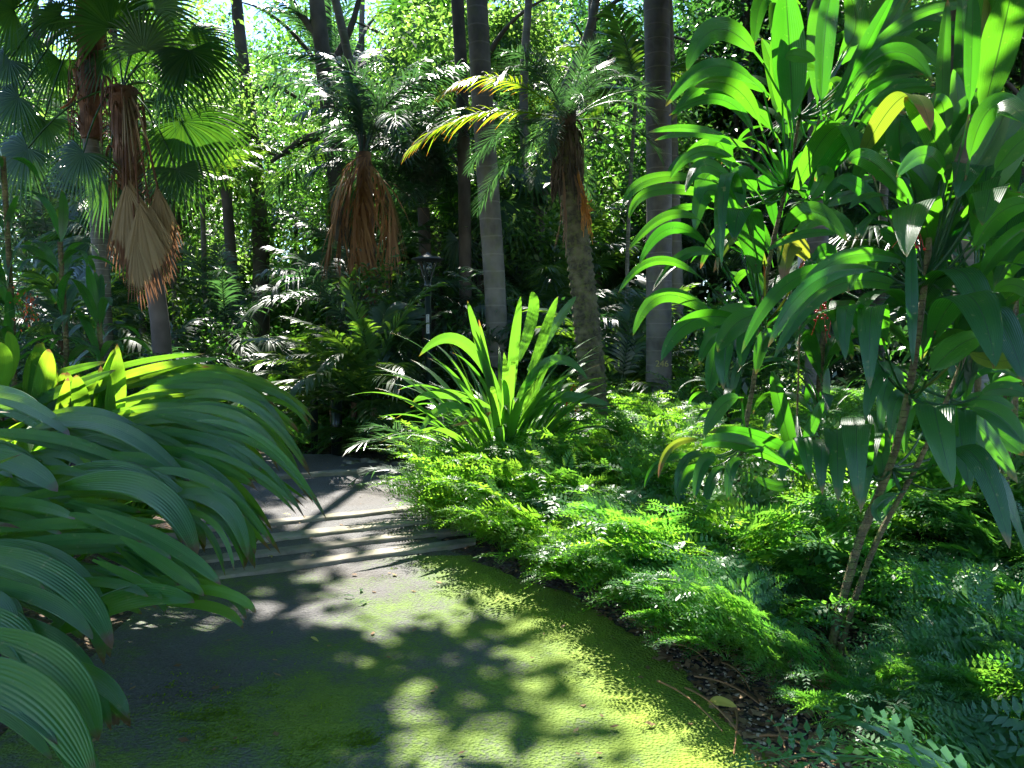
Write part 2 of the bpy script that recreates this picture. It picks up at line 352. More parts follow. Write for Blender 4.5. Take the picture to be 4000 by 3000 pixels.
def leaves_into(mb, C, size, per=30, spread=.35, hang=.3, aspect=.42):
    """many small bent leaves round each centre in C"""
    C = np.asarray(C, float); n = len(C) * per; c = np.repeat(C, per, 0) + rng.standard_normal((n, 3)) * spread * np.array([1, 1, .7])
    d = rng.standard_normal((n, 3)); d[:, 2] = d[:, 2] * .5 - hang; d = nz(d)
    up = nz(np.array([0, 0, 1.0]) + rng.standard_normal((n, 3)) * .5); s = nz(np.cross(d, up)); nn = np.cross(s, d)
    l = size * (.6 + .8 * rng.random(n))[:, None]; w = l * aspect
    V = np.stack([c, c + d * l * .45 - s * w * .5 + nn * l * .06, c + d * l - nn * l * .18, c + d * l * .45 + s * w * .5 + nn * l * .06], 1)
    var = np.repeat(np.clip(np.repeat(rng.random(len(C)), per) * .5 + .5 * rng.random(n), 0, 1), 4)
    mb.add(V.reshape(-1, 3), np.arange(4 * n).reshape(-1, 4), None, var)
def crown_points(n, rad, hgt, seed, hollow=.35, gaps=.45):
    r = np.random.default_rng(seed); out = []
    lobes = r.standard_normal((9, 3)) * np.array([rad * .55, rad * .55, hgt * .30])
    while len(out) < n:
        b = lobes[r.integers(9)]; q = nz(r.standard_normal(3)) * (hollow + (1 - hollow) * r.random() ** .5)
        p = b + q * np.array([rad * .5, rad * .5, hgt * .24])
        if sin(p[0] * 1.7 + seed) * sin(p[1] * 1.9 + 1.3 * seed) * sin(p[2] * 2.1 + seed * .7) < gaps - 1 + r.random() * .9: out.append(p)
    return np.array(out)

# ------------------------------------------------------------------ the setting: ground, path, steps
def sheet(x0, x1, y0, y1, n, m, zf):
    X, Y = np.meshgrid(np.linspace(x0, x1, m), np.linspace(y0, y1, n)); return np.stack([X, Y, zf(X, Y)], -1)
def bed_z(X, Y):
    """the planted banks rise gently away from the path"""
    lf = np.clip((-1.75 - .16 * Y - X) * .35, 0, .45) * np.clip((9 - Y) / 2, 0, 1)
    rt = np.clip((X - path_r(Y) - .15) * .12, 0, .3)
    return np.where(X < 0, lf, rt)
RE = np.array([g22(*p) for p in [(1760, 1900), (1660, 1659), (1520, 1490), (1390, 1375), (1240, 1292), (1070, 1228), (960, 1185), (925, 1120)]])
RE = np.vstack([RE, [[-.95, 8.3, 0], [-1.35, 9.0, 0], [-2.3, 9.8, 0]]]); RE = RE[np.argsort(RE[:, 1])]
def path_r(y): return np.interp(y, RE[:, 1], RE[:, 0])
def path_l(y): return np.interp(y, [0, 1.5, 3, 5.3, 7, 8.5, 9.8], [-1.9, -1.9, -2.05, -2.3, -3.0, -4.2, -5.5])
def vnoise(X, Y, s, seed=0):
    return (np.sin(X * s + seed) * np.cos(Y * s * 1.13 + seed * 2) + .6 * np.sin(X * s * 2.3 + Y * s * 1.7 + seed * 3) + .4 * np.cos(Y * s * 3.9 - X * s * 2.9 + seed)) / 2

m, nt, out = newmat("soil"); M['soil'] = m
tc = N(nt, "ShaderNodeTexCoord"); n1 = N(nt, "ShaderNodeTexNoise", i_Scale=6.0, i_Detail=8.0, i_Roughness=.7); nt.links.new(tc.outputs["Object"], n1.inputs["Vector"])
vo = N(nt, "ShaderNodeTexVoronoi", i_Scale=34.0); nt.links.new(tc.outputs["Object"], vo.inputs["Vector"])
c = mixc(nt, ramp(nt, n1.outputs[0], .35, .7), (.045, .032, .020), (.17, .12, .075)); c = mixc(nt, .35, c, mixc(nt, 1.0, c, vo.outputs["Color"], 'MULTIPLY'))
pr = N(nt, "ShaderNodeBsdfPrincipled", i_Roughness=.95); nt.links.new(c, pr.inputs["Base Color"])
bp = N(nt, "ShaderNodeBump", i_Strength=1.0, i_Distance=.04); nt.links.new(math_(nt, 'ADD', n1.outputs[0], vo.outputs["Distance"]), bp.inputs["Height"]); nt.links.new(bp.outputs[0], pr.inputs["Normal"]); nt.links.new(pr.outputs[0], out.inputs[0])
mb = MB(); mb.grid(sheet(-150, 150, 16, 300, 30, 30, lambda X, Y: 0 * X - .02)); mb.grid(sheet(-150, 150, -100, 0.0, 12, 30, lambda X, Y: 0 * X - .02))
mb.grid(sheet(-150, -12, 0, 16, 12, 12, lambda X, Y: 0 * X - .02)); mb.grid(sheet(12, 150, 0, 16, 12, 12, lambda X, Y: 0 * X - .02))
def gz(X, Y):
    d = np.minimum(X - path_l(Y), path_r(Y) - X); inside = (d > .03) & (Y < 9.8)
    return np.where(inside, -.03, bed_z(X, Y) + .012 * vnoise(X, Y, 9) + .004)
mb.grid(sheet(-12, 12, 0, 16, 200, 300, gz))
tag(link("ground", mb.mesh("ground", M['soil'])), kind="structure")

# asphalt, with moss kept as a painted-on growth map in the attribute "var"
m, nt, out = newmat("mossy_asphalt"); M['path'] = m
va = N(nt, "ShaderNodeAttribute", attribute_name="var"); tc = N(nt, "ShaderNodeTexCoord")
def tex(t, **k):
    n = N(nt, t, **k); nt.links.new(tc.outputs["Object"], n.inputs["Vector"]); return n
v1 = tex("ShaderNodeTexVoronoi", i_Scale=75.0); n1 = tex("ShaderNodeTexNoise", i_Scale=60.0, i_Detail=4.0); n2 = tex("ShaderNodeTexNoise", i_Scale=4.5, i_Detail=6.0, i_Roughness=.65); n3 = tex("ShaderNodeTexNoise", i_Scale=1.1, i_Detail=5.0)
asp = mixc(nt, n1.outputs[0], (.055, .053, .055), (.15, .145, .145)); asp = mixc(nt, ramp(nt, n3.outputs[0], .45, .65), asp, (.085, .075, .068))
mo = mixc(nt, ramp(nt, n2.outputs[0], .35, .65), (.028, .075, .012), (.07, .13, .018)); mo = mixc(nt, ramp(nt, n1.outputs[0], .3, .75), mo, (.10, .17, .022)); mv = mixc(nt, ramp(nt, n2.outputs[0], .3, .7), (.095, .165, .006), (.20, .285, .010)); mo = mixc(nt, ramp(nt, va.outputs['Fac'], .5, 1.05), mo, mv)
f = math_(nt, 'ADD', math_(nt, 'MULTIPLY', math_(nt, 'SUBTRACT', n2.outputs[0], .5), 1.3), math_(nt, 'MULTIPLY', math_(nt, 'SUBTRACT', n1.outputs[0], .5), .9))
f = math_(nt, 'ADD', f, va.outputs["Fac"]); f = math_(nt, 'SUBTRACT', f, math_(nt, 'MULTIPLY', ramp(nt, v1.outputs["Distance"], .45, .0), .12))
f = ramp(nt, f, .30, .75)
pr = N(nt, "ShaderNodeBsdfPrincipled", i_Roughness=.8); nt.links.new(mixc(nt, f, asp, mo), pr.inputs["Base Color"])
h = math_(nt, 'ADD', v1.outputs["Distance"], math_(nt, 'MULTIPLY', n1.outputs[0], .8)); bp = N(nt, "ShaderNodeBump", i_Strength=.9, i_Distance=.012)
nt.links.new(h, bp.inputs["Height"]); nt.links.new(bp.outputs[0], pr.inputs["Normal"]); nt.links.new(pr.outputs[0], out.inputs[0])

STEPS = [(5.33, .51, .022), (5.70, .50, .022), (6.06, .49, .022), (6.52, .48, .022)]
def step_y(k, x): return STEPS[k][0] + STEPS[k][1] * (x + 1.34)
def kerb_y(x): return 8.0 + .44 * (x + 2.8)
def path_h(X, Y):
    z = np.zeros_like(X)
    for k in range(4): z = z + STEPS[k][2] * (Y > step_y(k, X) + .08)
    return z + .03 * (Y > kerb_y(X) + .07)
ys = np.linspace(.2, 9.8, 330); ms = 120; u = np.linspace(0, 1, ms)
jl = .05 * vnoise(ys, ys * 0, 7.0) + .03 * vnoise(ys, ys * 0, 23.0, 2); xl = path_l(ys); xr = path_r(ys) + jl
X = xl[:, None] + (xr - xl)[:, None] * u; Y = ys[:, None] + 0 * X
Z = .004 + path_h(X, Y) + .006 * vnoise(X, Y, 2.1) + .003 * vnoise(X, Y, 13)
px, py = project(np.stack([X, Y, Z], -1).reshape(-1, 3)); px = (px / S22).reshape(X.shape); py = (py / S22).reshape(X.shape)
def blob(cx, cy, rx, ry): return np.exp(-(((px - cx) / rx) ** 2 + ((py - cy) / ry) ** 2))
dr = (xr[:, None] - X)
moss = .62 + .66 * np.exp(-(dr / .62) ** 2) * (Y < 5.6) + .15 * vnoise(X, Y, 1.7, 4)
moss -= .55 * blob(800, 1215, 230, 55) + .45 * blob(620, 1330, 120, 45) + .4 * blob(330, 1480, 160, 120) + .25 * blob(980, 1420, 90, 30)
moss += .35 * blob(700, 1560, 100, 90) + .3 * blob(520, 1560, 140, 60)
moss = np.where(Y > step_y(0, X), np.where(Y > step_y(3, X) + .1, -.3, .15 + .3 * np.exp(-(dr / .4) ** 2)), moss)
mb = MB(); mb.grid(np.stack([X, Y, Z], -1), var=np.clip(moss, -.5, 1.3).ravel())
# a little thickness at the ragged edge
E = np.stack([X[:, -1], Y[:, -1], Z[:, -1]], -1); E2 = E + np.array([.015, 0, -.05]); mb.grid(np.stack([E, E2], 1), var=.9)
tag(link("path", mb.mesh("path", M['path'])), kind="structure")
# concrete step edgings, bevelled bars laid across the path
def bar(name, fy, x0, x1, z0, top, dep):
    mb = MB(); n = 60; xs = np.linspace(x0, x1, n); pr_ = [(0, z0 - .05), (0, top - .008), (.008, top), (dep - .008, top), (dep, top - .008), (dep, z0 - .05)]
    G = np.array([[[x, fy(x) + a + .006 * sin(x * 5), b + .002 * sin(x * 11 + a * 40)] for a, b in pr_] for x in xs]); mb.grid(G, var=.5)
    return tag(link(name, mb.mesh(name, M['concrete'], False)), kind="structure")
zz = .004
for k in range(4):
    y0 = STEPS[k][0]; bar("step", lambda x, k=k: step_y(k, x), -3.1, -.28 + .12 * k * 0, zz, zz + STEPS[k][2] + .005, (.17, .15, .19, .15)[k]); zz += STEPS[k][2]
bar("kerb", kerb_y, -4.4, -1.05, zz, zz + .05, .13)

# ------------------------------------------------------------------ left bed: pleated palm grass
D5 = lambda Y: np.interp(Y, [0, 300, 600, 1000, 1659], [5.1, 3.6, 2.7, 2.05, 1.45])
LEFT = [(-300, 1230, 120, 1330, 400, 1720, 250), (-150, 1080, 230, 1200, 425, 1545, 190), (-250, 980, 50, 1060, 150, 1325, 150), (120, 1220, 390, 1265, 552, 1442, 120),
        (-150, 850, 190, 930, 402, 1105, 95), (-150, 720, 250, 830, 484, 1150, 150), (250, 1080, 560, 925, 842, 945, 130), (-150, 720, 300, 672, 612, 683, 62),
        (-150, 640, 300, 600, 730, 597, 66), (-150, 505, 140, 520, 325, 585, 66), (60, 500, 380, 450, 645, 480, 62), (250, 450, 630, 450, 852, 755, 150),
        (380, 540, 720, 690, 955, 870, 90), (-150, 300, 80, 345, 250, 466, 120), (100, 390, 270, 372, 405, 415, 50), (-150, 215, 250, 235, 590, 375, 62),
        (-80, 50, 120, 95, 303, 222, 85), (150, 190, 470, 180, 830, 440, 100), (250, 170, 600, 205, 850, 325, 66), (480, 300, 800, 370, 965, 480, 90),
        (760, 480, 960, 520, 1072, 760, 105), (640, 470, 880, 450, 1100, 590, 60), (480, 120, 760, 90, 1000, 45, 66), (540, 180, 850, 150, 1106, 270, 70),
        (650, 200, 950, 260, 1110, 430, 66), (560, 250, 880, 330, 1106, 450, 60), (520, 660, 740, 800, 882, 915, 72), (400, 760, 600, 850, 700, 930, 50),
        (740, 540, 920, 600, 1012, 810, 34), (250, 860, 480, 860, 640, 920, 55), (740, 880, 980, 905, 1106, 990, 58), (240, 260, 265, 120, 295, -30, 60),
        (360, 240, 350, 90, 330, -40, 95), (-60, 120, 20, -60, -10, -180, 80), (480, 200, 500, 60, 510, -140, 95), (150, 160, 190, -20, 215, -150, 105),
        (900, 540, 1040, 590, 1100, 740, 60), (0, 140, 260, 30, 500, -60, 60), (300, 60, 620, -60, 960, -110, 42), (500, 80, 800, 20, 1080, 60, 46),
        (600, 40, 900, -30, 1180, 90, 50), (-100, 900, 20, 960, 60, 1150, 90), (700, 120, 1000, 130, 1230, 330, 52), (640, 20, 1000, 30, 1290, 200, 44),
        (800, 60, 1080, 90, 1340, 380, 46), (850, 160, 1120, 230, 1380, 530, 46), (700, 280, 1000, 330, 1290, 540, 40), (600, 380, 900, 420, 1180, 700, 60),
        (-250, 1330, 0, 1350, 250, 1560, 110), (-250, 760, 0, 790, 200, 900, 90), (850, 10, 1130, 20, 1330, 150, 38), (300, 560, 560, 640, 740, 760, 80)]
pg_lab = [("nearest palm grass clump with huge pleated blades filling the corner beside the path", 4), ("middle palm grass clump arching broad ribbed blades over the shaded path", 3), ("farthest palm grass clump with sunlit tips reaching towards the steps", 2)]
clumps = []
for (lab, kk), (x, y) in zip(pg_lab, [(-1.55, 1.75), (-1.95, 2.9), (-2.5, 4.3)]):
    clumps.append(thing("palm_grass", lab, "palm grass", (x, y, 0), group="palm grass along the path"))
def jit_(q, a): return [v + R.uniform(-a, a) for v in q]
LALL = [(q, 0.0) for q in LEFT] + [((*(np.array(q[:6]) + np.tile([R.uniform(-70, 40), R.uniform(-60, 60)], 3) + np.array(jit_([0] * 6, 25))), min(110, q[6] * R.uniform(.7, 1.0))), R.uniform(.15, .4)) for q in LEFT * 4]
for spec, dz in LALL:
    x0, y0, x1, y1, x2, y2, w = spec; ym = (y1 + y2) / 2; d2 = float(D5(y2)) + dz; d0 = max(float(D5(y1)) + .1 + dz, d2 + .15); dm = (d0 + d2) / 2 + .05
    P = quad3(T5(x0, y0, d0), T5(x1, y1, dm), T5(x2, y2, d2), 26); wm = w * .2315 / F * d2 * 1.12
    mb = MB(); blade(mb, P, wm, 'grass', 19, .22, R.uniform(-14, 22), R.uniform(-15, 15), .07 if w > 60 else .06, face=True, wave=.05, sag=.10)
    c_ = clumps[0] if ym > 640 else clumps[1] if ym > 330 else clumps[2]; me = mb.mesh("leaf", M['pleat'])
    link("leaf", me, c_, tuple(-np.array(c_.location)))
pg = []
for k, (pt, bd, L) in enumerate([(78, 95, 1.25), (68, 105, 1.3), (58, 100, 1.25), (48, 95, 1.2), (82, 70, 1.1), (35, 75, 1.1), (72, 120, 1.35)]):
    mb = MB(); blade(mb, arch(L, pt, bd, 22, 1.5), .115, 'grass', 17, .2, 0, R.uniform(-25, 25), .045, wave=.05, sag=.08); pg.append(mb.mesh("leaf", M['pleat']))
def rosette(parent, meshes, n, r=.06, s=(.8, 1.1), z=0.0, yaw=None, name="leaf", zr=0.0):
    for i in range(n):
        a = R.uniform(0, 2 * pi) if yaw is None else R.uniform(*yaw); q = R.uniform(0, r)
        link(name, meshes[i % len(meshes)], parent, (-sin(a) * q, cos(a) * q, z + R.uniform(0, zr)), (R.uniform(-.1, .1), R.uniform(-.15, .15), a), R.uniform(*s))
k = 0
for y in np.arange(2.1, 6.3, .62):
    for j in range(4):
        x = -2.15 - .13 * y - j * .62 + R.uniform(-.12, .12)
        if x < -.72 * y - 1.1: continue
        lab = ("palm grass clump in the front rank whose blades overhang the path edge" if j == 0 else "palm grass clump buried in the bank behind the front rank")
        t = thing("palm_grass", lab, "palm grass", (x, y + R.uniform(-.15, .15), float(bed_z(np.array(x), np.array(y))) + .12), group="palm grass along the path" if j == 0 else "palm grass deep in the bank")
        rosette(t, pg, 15 if j < 3 else 10, s=(.85, 1.12), yaw=(-2.9, .9) if j == 0 else None)

# ------------------------------------------------------------------ right: broad-leaved cordylines, traced leaf by leaf
def stem(parent, pts, r0, r1, mat='bark_stem', name="stem", n=40, disp=True, sides=14):
    mb = MB(); P = smooth_path(pts, n)
    tube(mb, P, np.linspace(r0, r1, n) * .46 * (1 + .05 * rng.standard_normal(n)), sides, .05)
    o = link(name, mb.mesh(name, M[mat]), parent, tuple(-np.array(parent.location))); return o
A = thing("cordyline", "tallest broad-leaved cordyline with sunlit leaves arching in front of the smooth palm trunk", "cordyline", (0, 0, 0))
B = thing("cordyline", "twin-stemmed cordyline with large drooping dark leaves and mossy leaning stems", "cordyline", (0, 0, 0))
Cc = thing("cordyline", "small thin-stemmed cordyline standing between the two larger cordylines", "cordyline", (0, 0, 0))
A.location = g22(1580, 1262); B.location = g22(1780, 1490); Cc.location = g22(1718, 1250)
dA = float(A.location[1]); dB = float(B.location[1]); dC = float(Cc.location[1])
stem(A, [g22(1578, 1268), a22(1585, 1100, dA), a22(1605, 950, dA - .05), a22(1640, 760, dA - .15), a22(1660, 560, dA - .3), a22(1700, 400, dA - .4), a22(1728, 250, dA - .45)], .042, .022)
stem(B, [g22(1775, 1500), a22(1810, 1330, dB), a22(1860, 1150, dB), a22(1925, 1010, dB), a22(1965, 850, dB - .05), a22(2000, 600, dB - .1), a22(2010, 470, dB - .1)], .045, .028)
stem(B, [g22(1800, 1500), a22(1830, 1340, dB), a22(1895, 1160, dB + .05), a22(1975, 1020, dB + .05), a22(2040, 880, dB + .1), a22(2110, 700, dB + .1)], .032, .02)
stem(Cc, [g22(1718, 1250), a22(1716, 1100, dC), a22(1722, 900, dC), a22(1728, 700, dC)], .018, .012)
# (tile, x0,y0, x1,y1, x2,y2, width px, depth base, depth tip, facing 'c' camera / 'g' gravity)
AL = [(T3, 1106, 300, 900, 125, 755, 305, 120, 4.0, 3.8, 'c'), (T3, 1106, 420, 880, 285, 662, 460, 95, 4.0, 3.7, 'c'), (T3, 1090, 590, 970, 385, 790, 375, 95, 4.1, 3.9, 'c'),
      (T3, 960, 600, 780, 555, 588, 572, 40, 4.0, 3.6, 'c'), (T3, 1040, 570, 900, 430, 678, 500, 50, 4.3, 4.1, 'c'), (T3, 1020, 740, 830, 655, 682, 775, 60, 4.2, 3.9, 'c'),
      (T3, 900, 790, 610, 772, 478, 905, 62, 4.2, 3.8, 'c'), (T3, 1030, 900, 855, 715, 750, 830, 75, 4.1, 3.8, 'c'), (T3, 1000, 880, 930, 745, 905, 1160, 70, 4.0, 3.5, 'g'),
      (T3, 1090, 880, 990, 760, 1000, 900, 110, 4.1, 3.9, 'c'), (T3, 890, 1110, 700, 985, 548, 1145, 70, 4.1, 3.7, 'c'), (T3, 840, 975, 680, 930, 503, 1080, 52, 4.2, 3.9, 'c'),
      (T3, 1060, 1120, 1000, 900, 960, 1040, 160, 4.0, 3.6, 'g'), (T3, 860, 1240, 640, 1125, 458, 1268, 48, 4.1, 3.8, 'c'), (T3, 900, 1120, 760, 1095, 608, 1255, 60, 4.3, 4.0, 'c'),
      (T3, 880, 1380, 660, 1275, 522, 1450, 72, 4.0, 3.7, 'c'), (T3, 1000, 1390, 780, 1385, 645, 1558, 95, 3.9, 3.6, 'c'), (T3, 1106, 1360, 980, 1390, 888, 1520, 120, 3.8, 3.5, 'c'),
      (T3, 920, 1430, 860, 1460, 808, 1575, 62, 3.9, 3.7, 'c'), (T3, 940, 1380, 925, 1500, 915, 1680, 110, 3.8, 3.6, 'c'), (T3, 1080, 1400, 1020, 1440, 990, 1590, 90, 4.2, 4.0, 'c'),
      (T3, 1000, 1010, 860, 820, 790, 1000, 110, 4.5, 4.4, 'c'), (T3, 1100, 1150, 980, 1010, 870, 1180, 60, 4.4, 4.2, 'c'), (T3, 960, 790, 900, 620, 860, 700, 100, 4.6, 4.5, 'c'),
      (T4, 112, 575, 95, 250, 75, -60, 175, 4.0, 3.7, 'c'), (T4, 230, 560, 245, 150, 290, -80, 115, 4.1, 3.9, 'c'), (T4, 250, 520, 400, 240, 560, -60, 70, 4.0, 3.6, 'c'),
      (T4, 260, 560, 420, 300, 600, -30, 80, 4.3, 4.1, 'c'), (T4, 330, 400, 580, 100, 900, 30, 55, 4.0, 3.7, 'c'), (T4, 400, 250, 650, 90, 870, 190, 70, 4.1, 3.8, 'c'),
      (T4, 340, 380, 540, 225, 710, 350, 90, 3.9, 3.6, 'c'), (T4, 280, 640, 480, 400, 720, 370, 60, 4.2, 3.9, 'c'), (T4, 120, 760, 290, 540, 385, 715, 150, 3.9, 3.4, 'g'),
      (T4, 60, 440, 60, 300, 20, 110, 110, 4.0, 3.9, 'c'), (T4, 180, 860, 240, 760, 200, 780, 90, 4.2, 4.1, 'c'), (T4, 230, 520, 310, 420, 270, 480, 80, 4.3, 4.1, 'c'),
      (T4, 70, 1010, 190, 915, 345, 1045, 100, 3.8, 3.4, 'c'), (T4, 340, 1020, 170, 1010, -10, 1085, 46, 3.9, 3.6, 'c'), (T4, 420, 800, 330, 790, 240, 880, 90, 4.1, 4.0, 'c'),
      (T4, 170, 1120, 100, 1060, 70, 1240, 110, 4.1, 4.0, 'c'), (T4, 100, 60, -10, -20, -60, 200, 90, 4.2, 4.0, 'c'), (T4, 60, 250, 120, 240, 205, 260, 70, 3.9, 3.6, 'c'),
      (T4, 320, 230, 380, 100, 330, -60, 120, 4.4, 4.3, 'c'), (T4, 440, 210, 520, 60, 640, -60, 90, 4.4, 4.3, 'c'), (T7, 1260, 400, 1010, 265, 815, 262, 95, 4.1, 3.6, 'c'),
      (T7, 850, 250, 700, 262, 632, 405, 44, 4.1, 3.8, 'c'), (T7, 1000, 60, 910, 90, 828, 225, 90, 4.1, 3.9, 'c'), (T7, 900, 320, 830, 340, 790, 495, 70, 4.1, 3.9, 'c'), (T7, 1010, 330, 950, 360, 935, 500, 60, 4.3, 4.2, 'c')]
BL = [(T4, 400, 620, 590, 405, 700, 565, 160, 3.5, 3.0, 'g'), (T4, 620, 880, 450, 700, 350, 705, 95, 3.4, 3.1, 'c'), (T4, 770, 810, 690, 670, 555, 765, 95, 3.2, 2.9, 'c'),
      (T4, 760, 900, 650, 700, 640, 620, 150, 3.5, 3.6, 'c'), (T4, 700, 1000, 640, 870, 600, 1110, 215, 3.4, 2.8, 'g'), (T4, 900, 960, 960, 810, 925, 975, 175, 3.3, 2.8, 'g'),
      (T4, 620, 1050, 620, 1250, 625, 1580, 66, 3.2, 2.9, 'c'), (T4, 560, 1140, 420, 1115, 345, 1265, 80, 3.5, 3.2, 'c'), (T4, 540, 1185, 230, 1200, 0, 1500, 100, 3.1, 2.6, 'c'),
      (T4, 430, 1420, 350, 1310, 335, 1560, 105, 3.2, 2.8, 'g'), (T4, 500, 1430, 450, 1320, 440, 1680, 135, 3.2, 2.8, 'g'), (T4, 710, 1400, 860, 1265, 985, 1585, 215, 3.1, 2.5, 'g'),
      (T4, 680, 1640, 800, 1510, 930, 1450, 150, 3.0, 2.8, 'c'), (T4, 935, 470, 1010, 160, 1060, -80, 170, 3.2, 2.9, 'c'), (T4, 868, 520, 880, 220, 885, -60, 80, 3.1, 2.9, 'c'),
      (T4, 850, 800, 960, 470, 1150, 560, 130, 3.2, 2.8, 'c'), (T4, 850, 780, 960, 620, 1040, 450, 130, 3.4, 3.3, 'c'), (T4, 960, 780, 1060, 640, 1180, 560, 110, 3.4, 3.2, 'c'),
      (T4, 890, 1080, 1000, 920, 1160, 880, 110, 3.2, 2.9, 'c'), (T4, 900, 1250, 1000, 1080, 1180, 940, 90, 3.3, 3.0, 'c'), (T4, 640, 830, 570, 620, 590, 480, 130, 3.7, 3.6, 'c'),
      (T4, 770, 780, 700, 560, 590, 420, 120, 3.4, 3.2, 'c'), (T4, 760, 640, 760, 480, 720, 420, 90, 3.5, 3.4, 'c'), (T4, 770, 700, 820, 500, 800, 300, 90, 3.6, 3.5, 'c'),
      (T4, 640, 1180, 560, 1040, 480, 1000, 80, 3.6, 3.5, 'c'), (T4, 700, 1180, 690, 960, 660, 930, 120, 3.6, 3.5, 'c'), (T4, 950, 1290, 1060, 1230, 1180, 1330, 80, 3.3, 3.1, 'c'),
      (T4, 830, 1500, 1000, 1560, 1180, 1500, 90, 3.2, 3.0, 'c'), (T4, 680, 1320, 560, 1300, 470, 1420, 80, 3.6, 3.4, 'c'), (T4, 300, 1170, 260, 1080, 190, 1130, 70, 3.7, 3.6, 'c'),
      (T8, 430, 330, 385, 170, 395, 525, 150, 3.3, 2.8, 'g'), (T8, 800, 230, 720, 85, 800, 450, 190, 3.2, 2.6, 'g'), (T8, 700, 310, 880, 290, 1045, 712, 150, 3.2, 2.7, 'g'),
      (T8, 300, 340, 240, 230, 235, 480, 95, 3.5, 3.1, 'g'), (T8, 620, 60, 500, -60, 420, 160, 100, 3.4, 3.2, 'c'), (T8, 600, 460, 480, 520, 490, 600, 60, 3.4, 3.3, 'c'),
      (T8, 850, 100, 980, 130, 1106, 260, 120, 3.3, 3.1, 'c'), (T8, 760, 150, 900, 180, 1080, 430, 110, 3.5, 3.4, 'c'), (T8, 640, 80, 560, 60, 530, 240, 80, 3.6, 3.5, 'c'),
      (T8, 900, 60, 1010, 20, 1150, 60, 80, 3.3, 3.2, 'c')]
CL = [(T8, 200, 380, 100, 280, 60, 420, 90, 4.3, 4.1, 'c'), (T8, 130, 330, 190, 180, 240, 60, 60, 4.3, 4.2, 'c'), (T8, 120, 350, 60, 120, 20, -60, 80, 4.5, 4.4, 'c'), (T8, 160, 540, 230, 510, 300, 610, 60, 4.2, 4.0, 'c'),
      (T8, 110, 420, 40, 440, -60, 400, 60, 4.3, 4.2, 'c'), (T8, 150, 330, 150, 220, 180, 420, 90, 4.1, 3.8, 'g')]
def extra(LST, n, a=70):
    out = []
    for _ in range(n):
        q = R.choice(LST); dx, dy = R.uniform(-a, a), R.uniform(-a, a); dd = R.uniform(.25, .8)
        out.append((q[0], *[v + (dx, dy)[i % 2] + R.uniform(-25, 25) for i, v in enumerate(q[1:7])], q[7] * R.uniform(.8, 1.05), q[8] + dd, q[9] + dd, q[10]))
    return out
AL = AL + extra(AL, 48); BL = BL + extra(BL, 62, 110)
for plant, LST, dd in ((A, AL, dA), (B, BL, dB), (Cc, CL, dC)):
    pl = np.array(plant.location)
    for (T, x0, y0, x1, y1, x2, y2, w, d0, d2, fc) in LST:
        s_ = dd / (4.98 if plant is not B else 3.48); d0 *= s_; d2 *= s_
        if fc == 'g':
            P = quad3(T(x0, y0 + 60, d0), T(x1, y1 + 10, (d0 + d2) / 2), T(x2, y2, d2), 24); roll = R.uniform(-8, 8); face = None; fold = .16; sag = .12
            h = P[-1] - P[0]
            if abs(h[0]) > .8 * abs(h[1]): P[:, 0] = P[:, 0] - (P[:, 0] - P[-1, 0]) * .5
        else:
            P = quad3(T(x0, y0, d0), T(x1, y1, (d0 + d2) / 2), T(x2, y2, d2), 24); roll = R.uniform(-30, 30); face = True; fold = R.choice([.2, .35, .5]); sag = .15
        mb = MB(); wm = w * .2315 / F * d2 * 1.24
        blade(mb, P, wm, 'petiole' if fc == 'c' and R.random() < .8 else 'oval', 9, fold, roll, R.uniform(-22, 22), 0, face=face, wave=.09, sag=sag)
        # the petiole that joins the blade to the stem
        st = {id(A): [a22(1650, 700, dA - .15), a22(1700, 400, dA - .4), a22(1728, 250, dA - .45), a22(1610, 950, dA)], id(B): [a22(1965, 850, dB - .05), a22(2000, 600, dB - .1), a22(1925, 1010, dB), a22(2110, 700, dB + .1), a22(2050, 860, dB + .1)], id(Cc): [a22(1722, 900, dC), a22(1728, 740, dC)]}[id(plant)]
        b0 = P[0]; j = min(st, key=lambda q: np.linalg.norm(q - b0) + max(0, q[2] - b0[2]) * 2); mid = (b0 + j) / 2 + np.array([0, 0, -.04])
        tube(mb, quad3(j, mid, P[1], 10), np.linspace(.007, .0045, 10), 6, var=.2)
        link("leaf", mb.mesh("leaf", M['broad_y' if R.random() < .02 else 'broad']), plant, tuple(-pl))
bl = []
for k, (pt, bd, L) in enumerate([(75, 120, .75), (60, 130, .8), (45, 125, .75), (80, 80, .7), (30, 100, .7), (85, 40, .6)]):
    mb = MB(); blade(mb, arch(L, pt, bd, 20, 1.7), .14, 'petiole', 7, .2, 0, R.uniform(-30, 30), wave=.08, sag=.12); bl.append(mb.mesh("leaf", M['broad']))
def whorls(parent, pts, n, meshes, s=(.7, 1.0), name="leaf"):
    pl = np.array(parent.location); P = smooth_path(pts, 40)
    for i in range(n):
        p = P[R.randrange(40)]; a = R.uniform(0, 2 * pi)
        link(name, R.choice(meshes), parent, tuple(p - pl), (R.uniform(-.15, .15), R.uniform(-.2, .2), a), R.uniform(*s))
whorls(A, [a22(1650, 700, dA), a22(1700, 400, dA), a22(1728, 230, dA)], 26, bl)
whorls(B, [a22(1990, 800, dB + .1), a22(2020, 450, dB + .1)], 22, bl)
whorls(B, [a22(2080, 900, dB + .3), a22(2150, 600, dB + .3)], 18, bl)
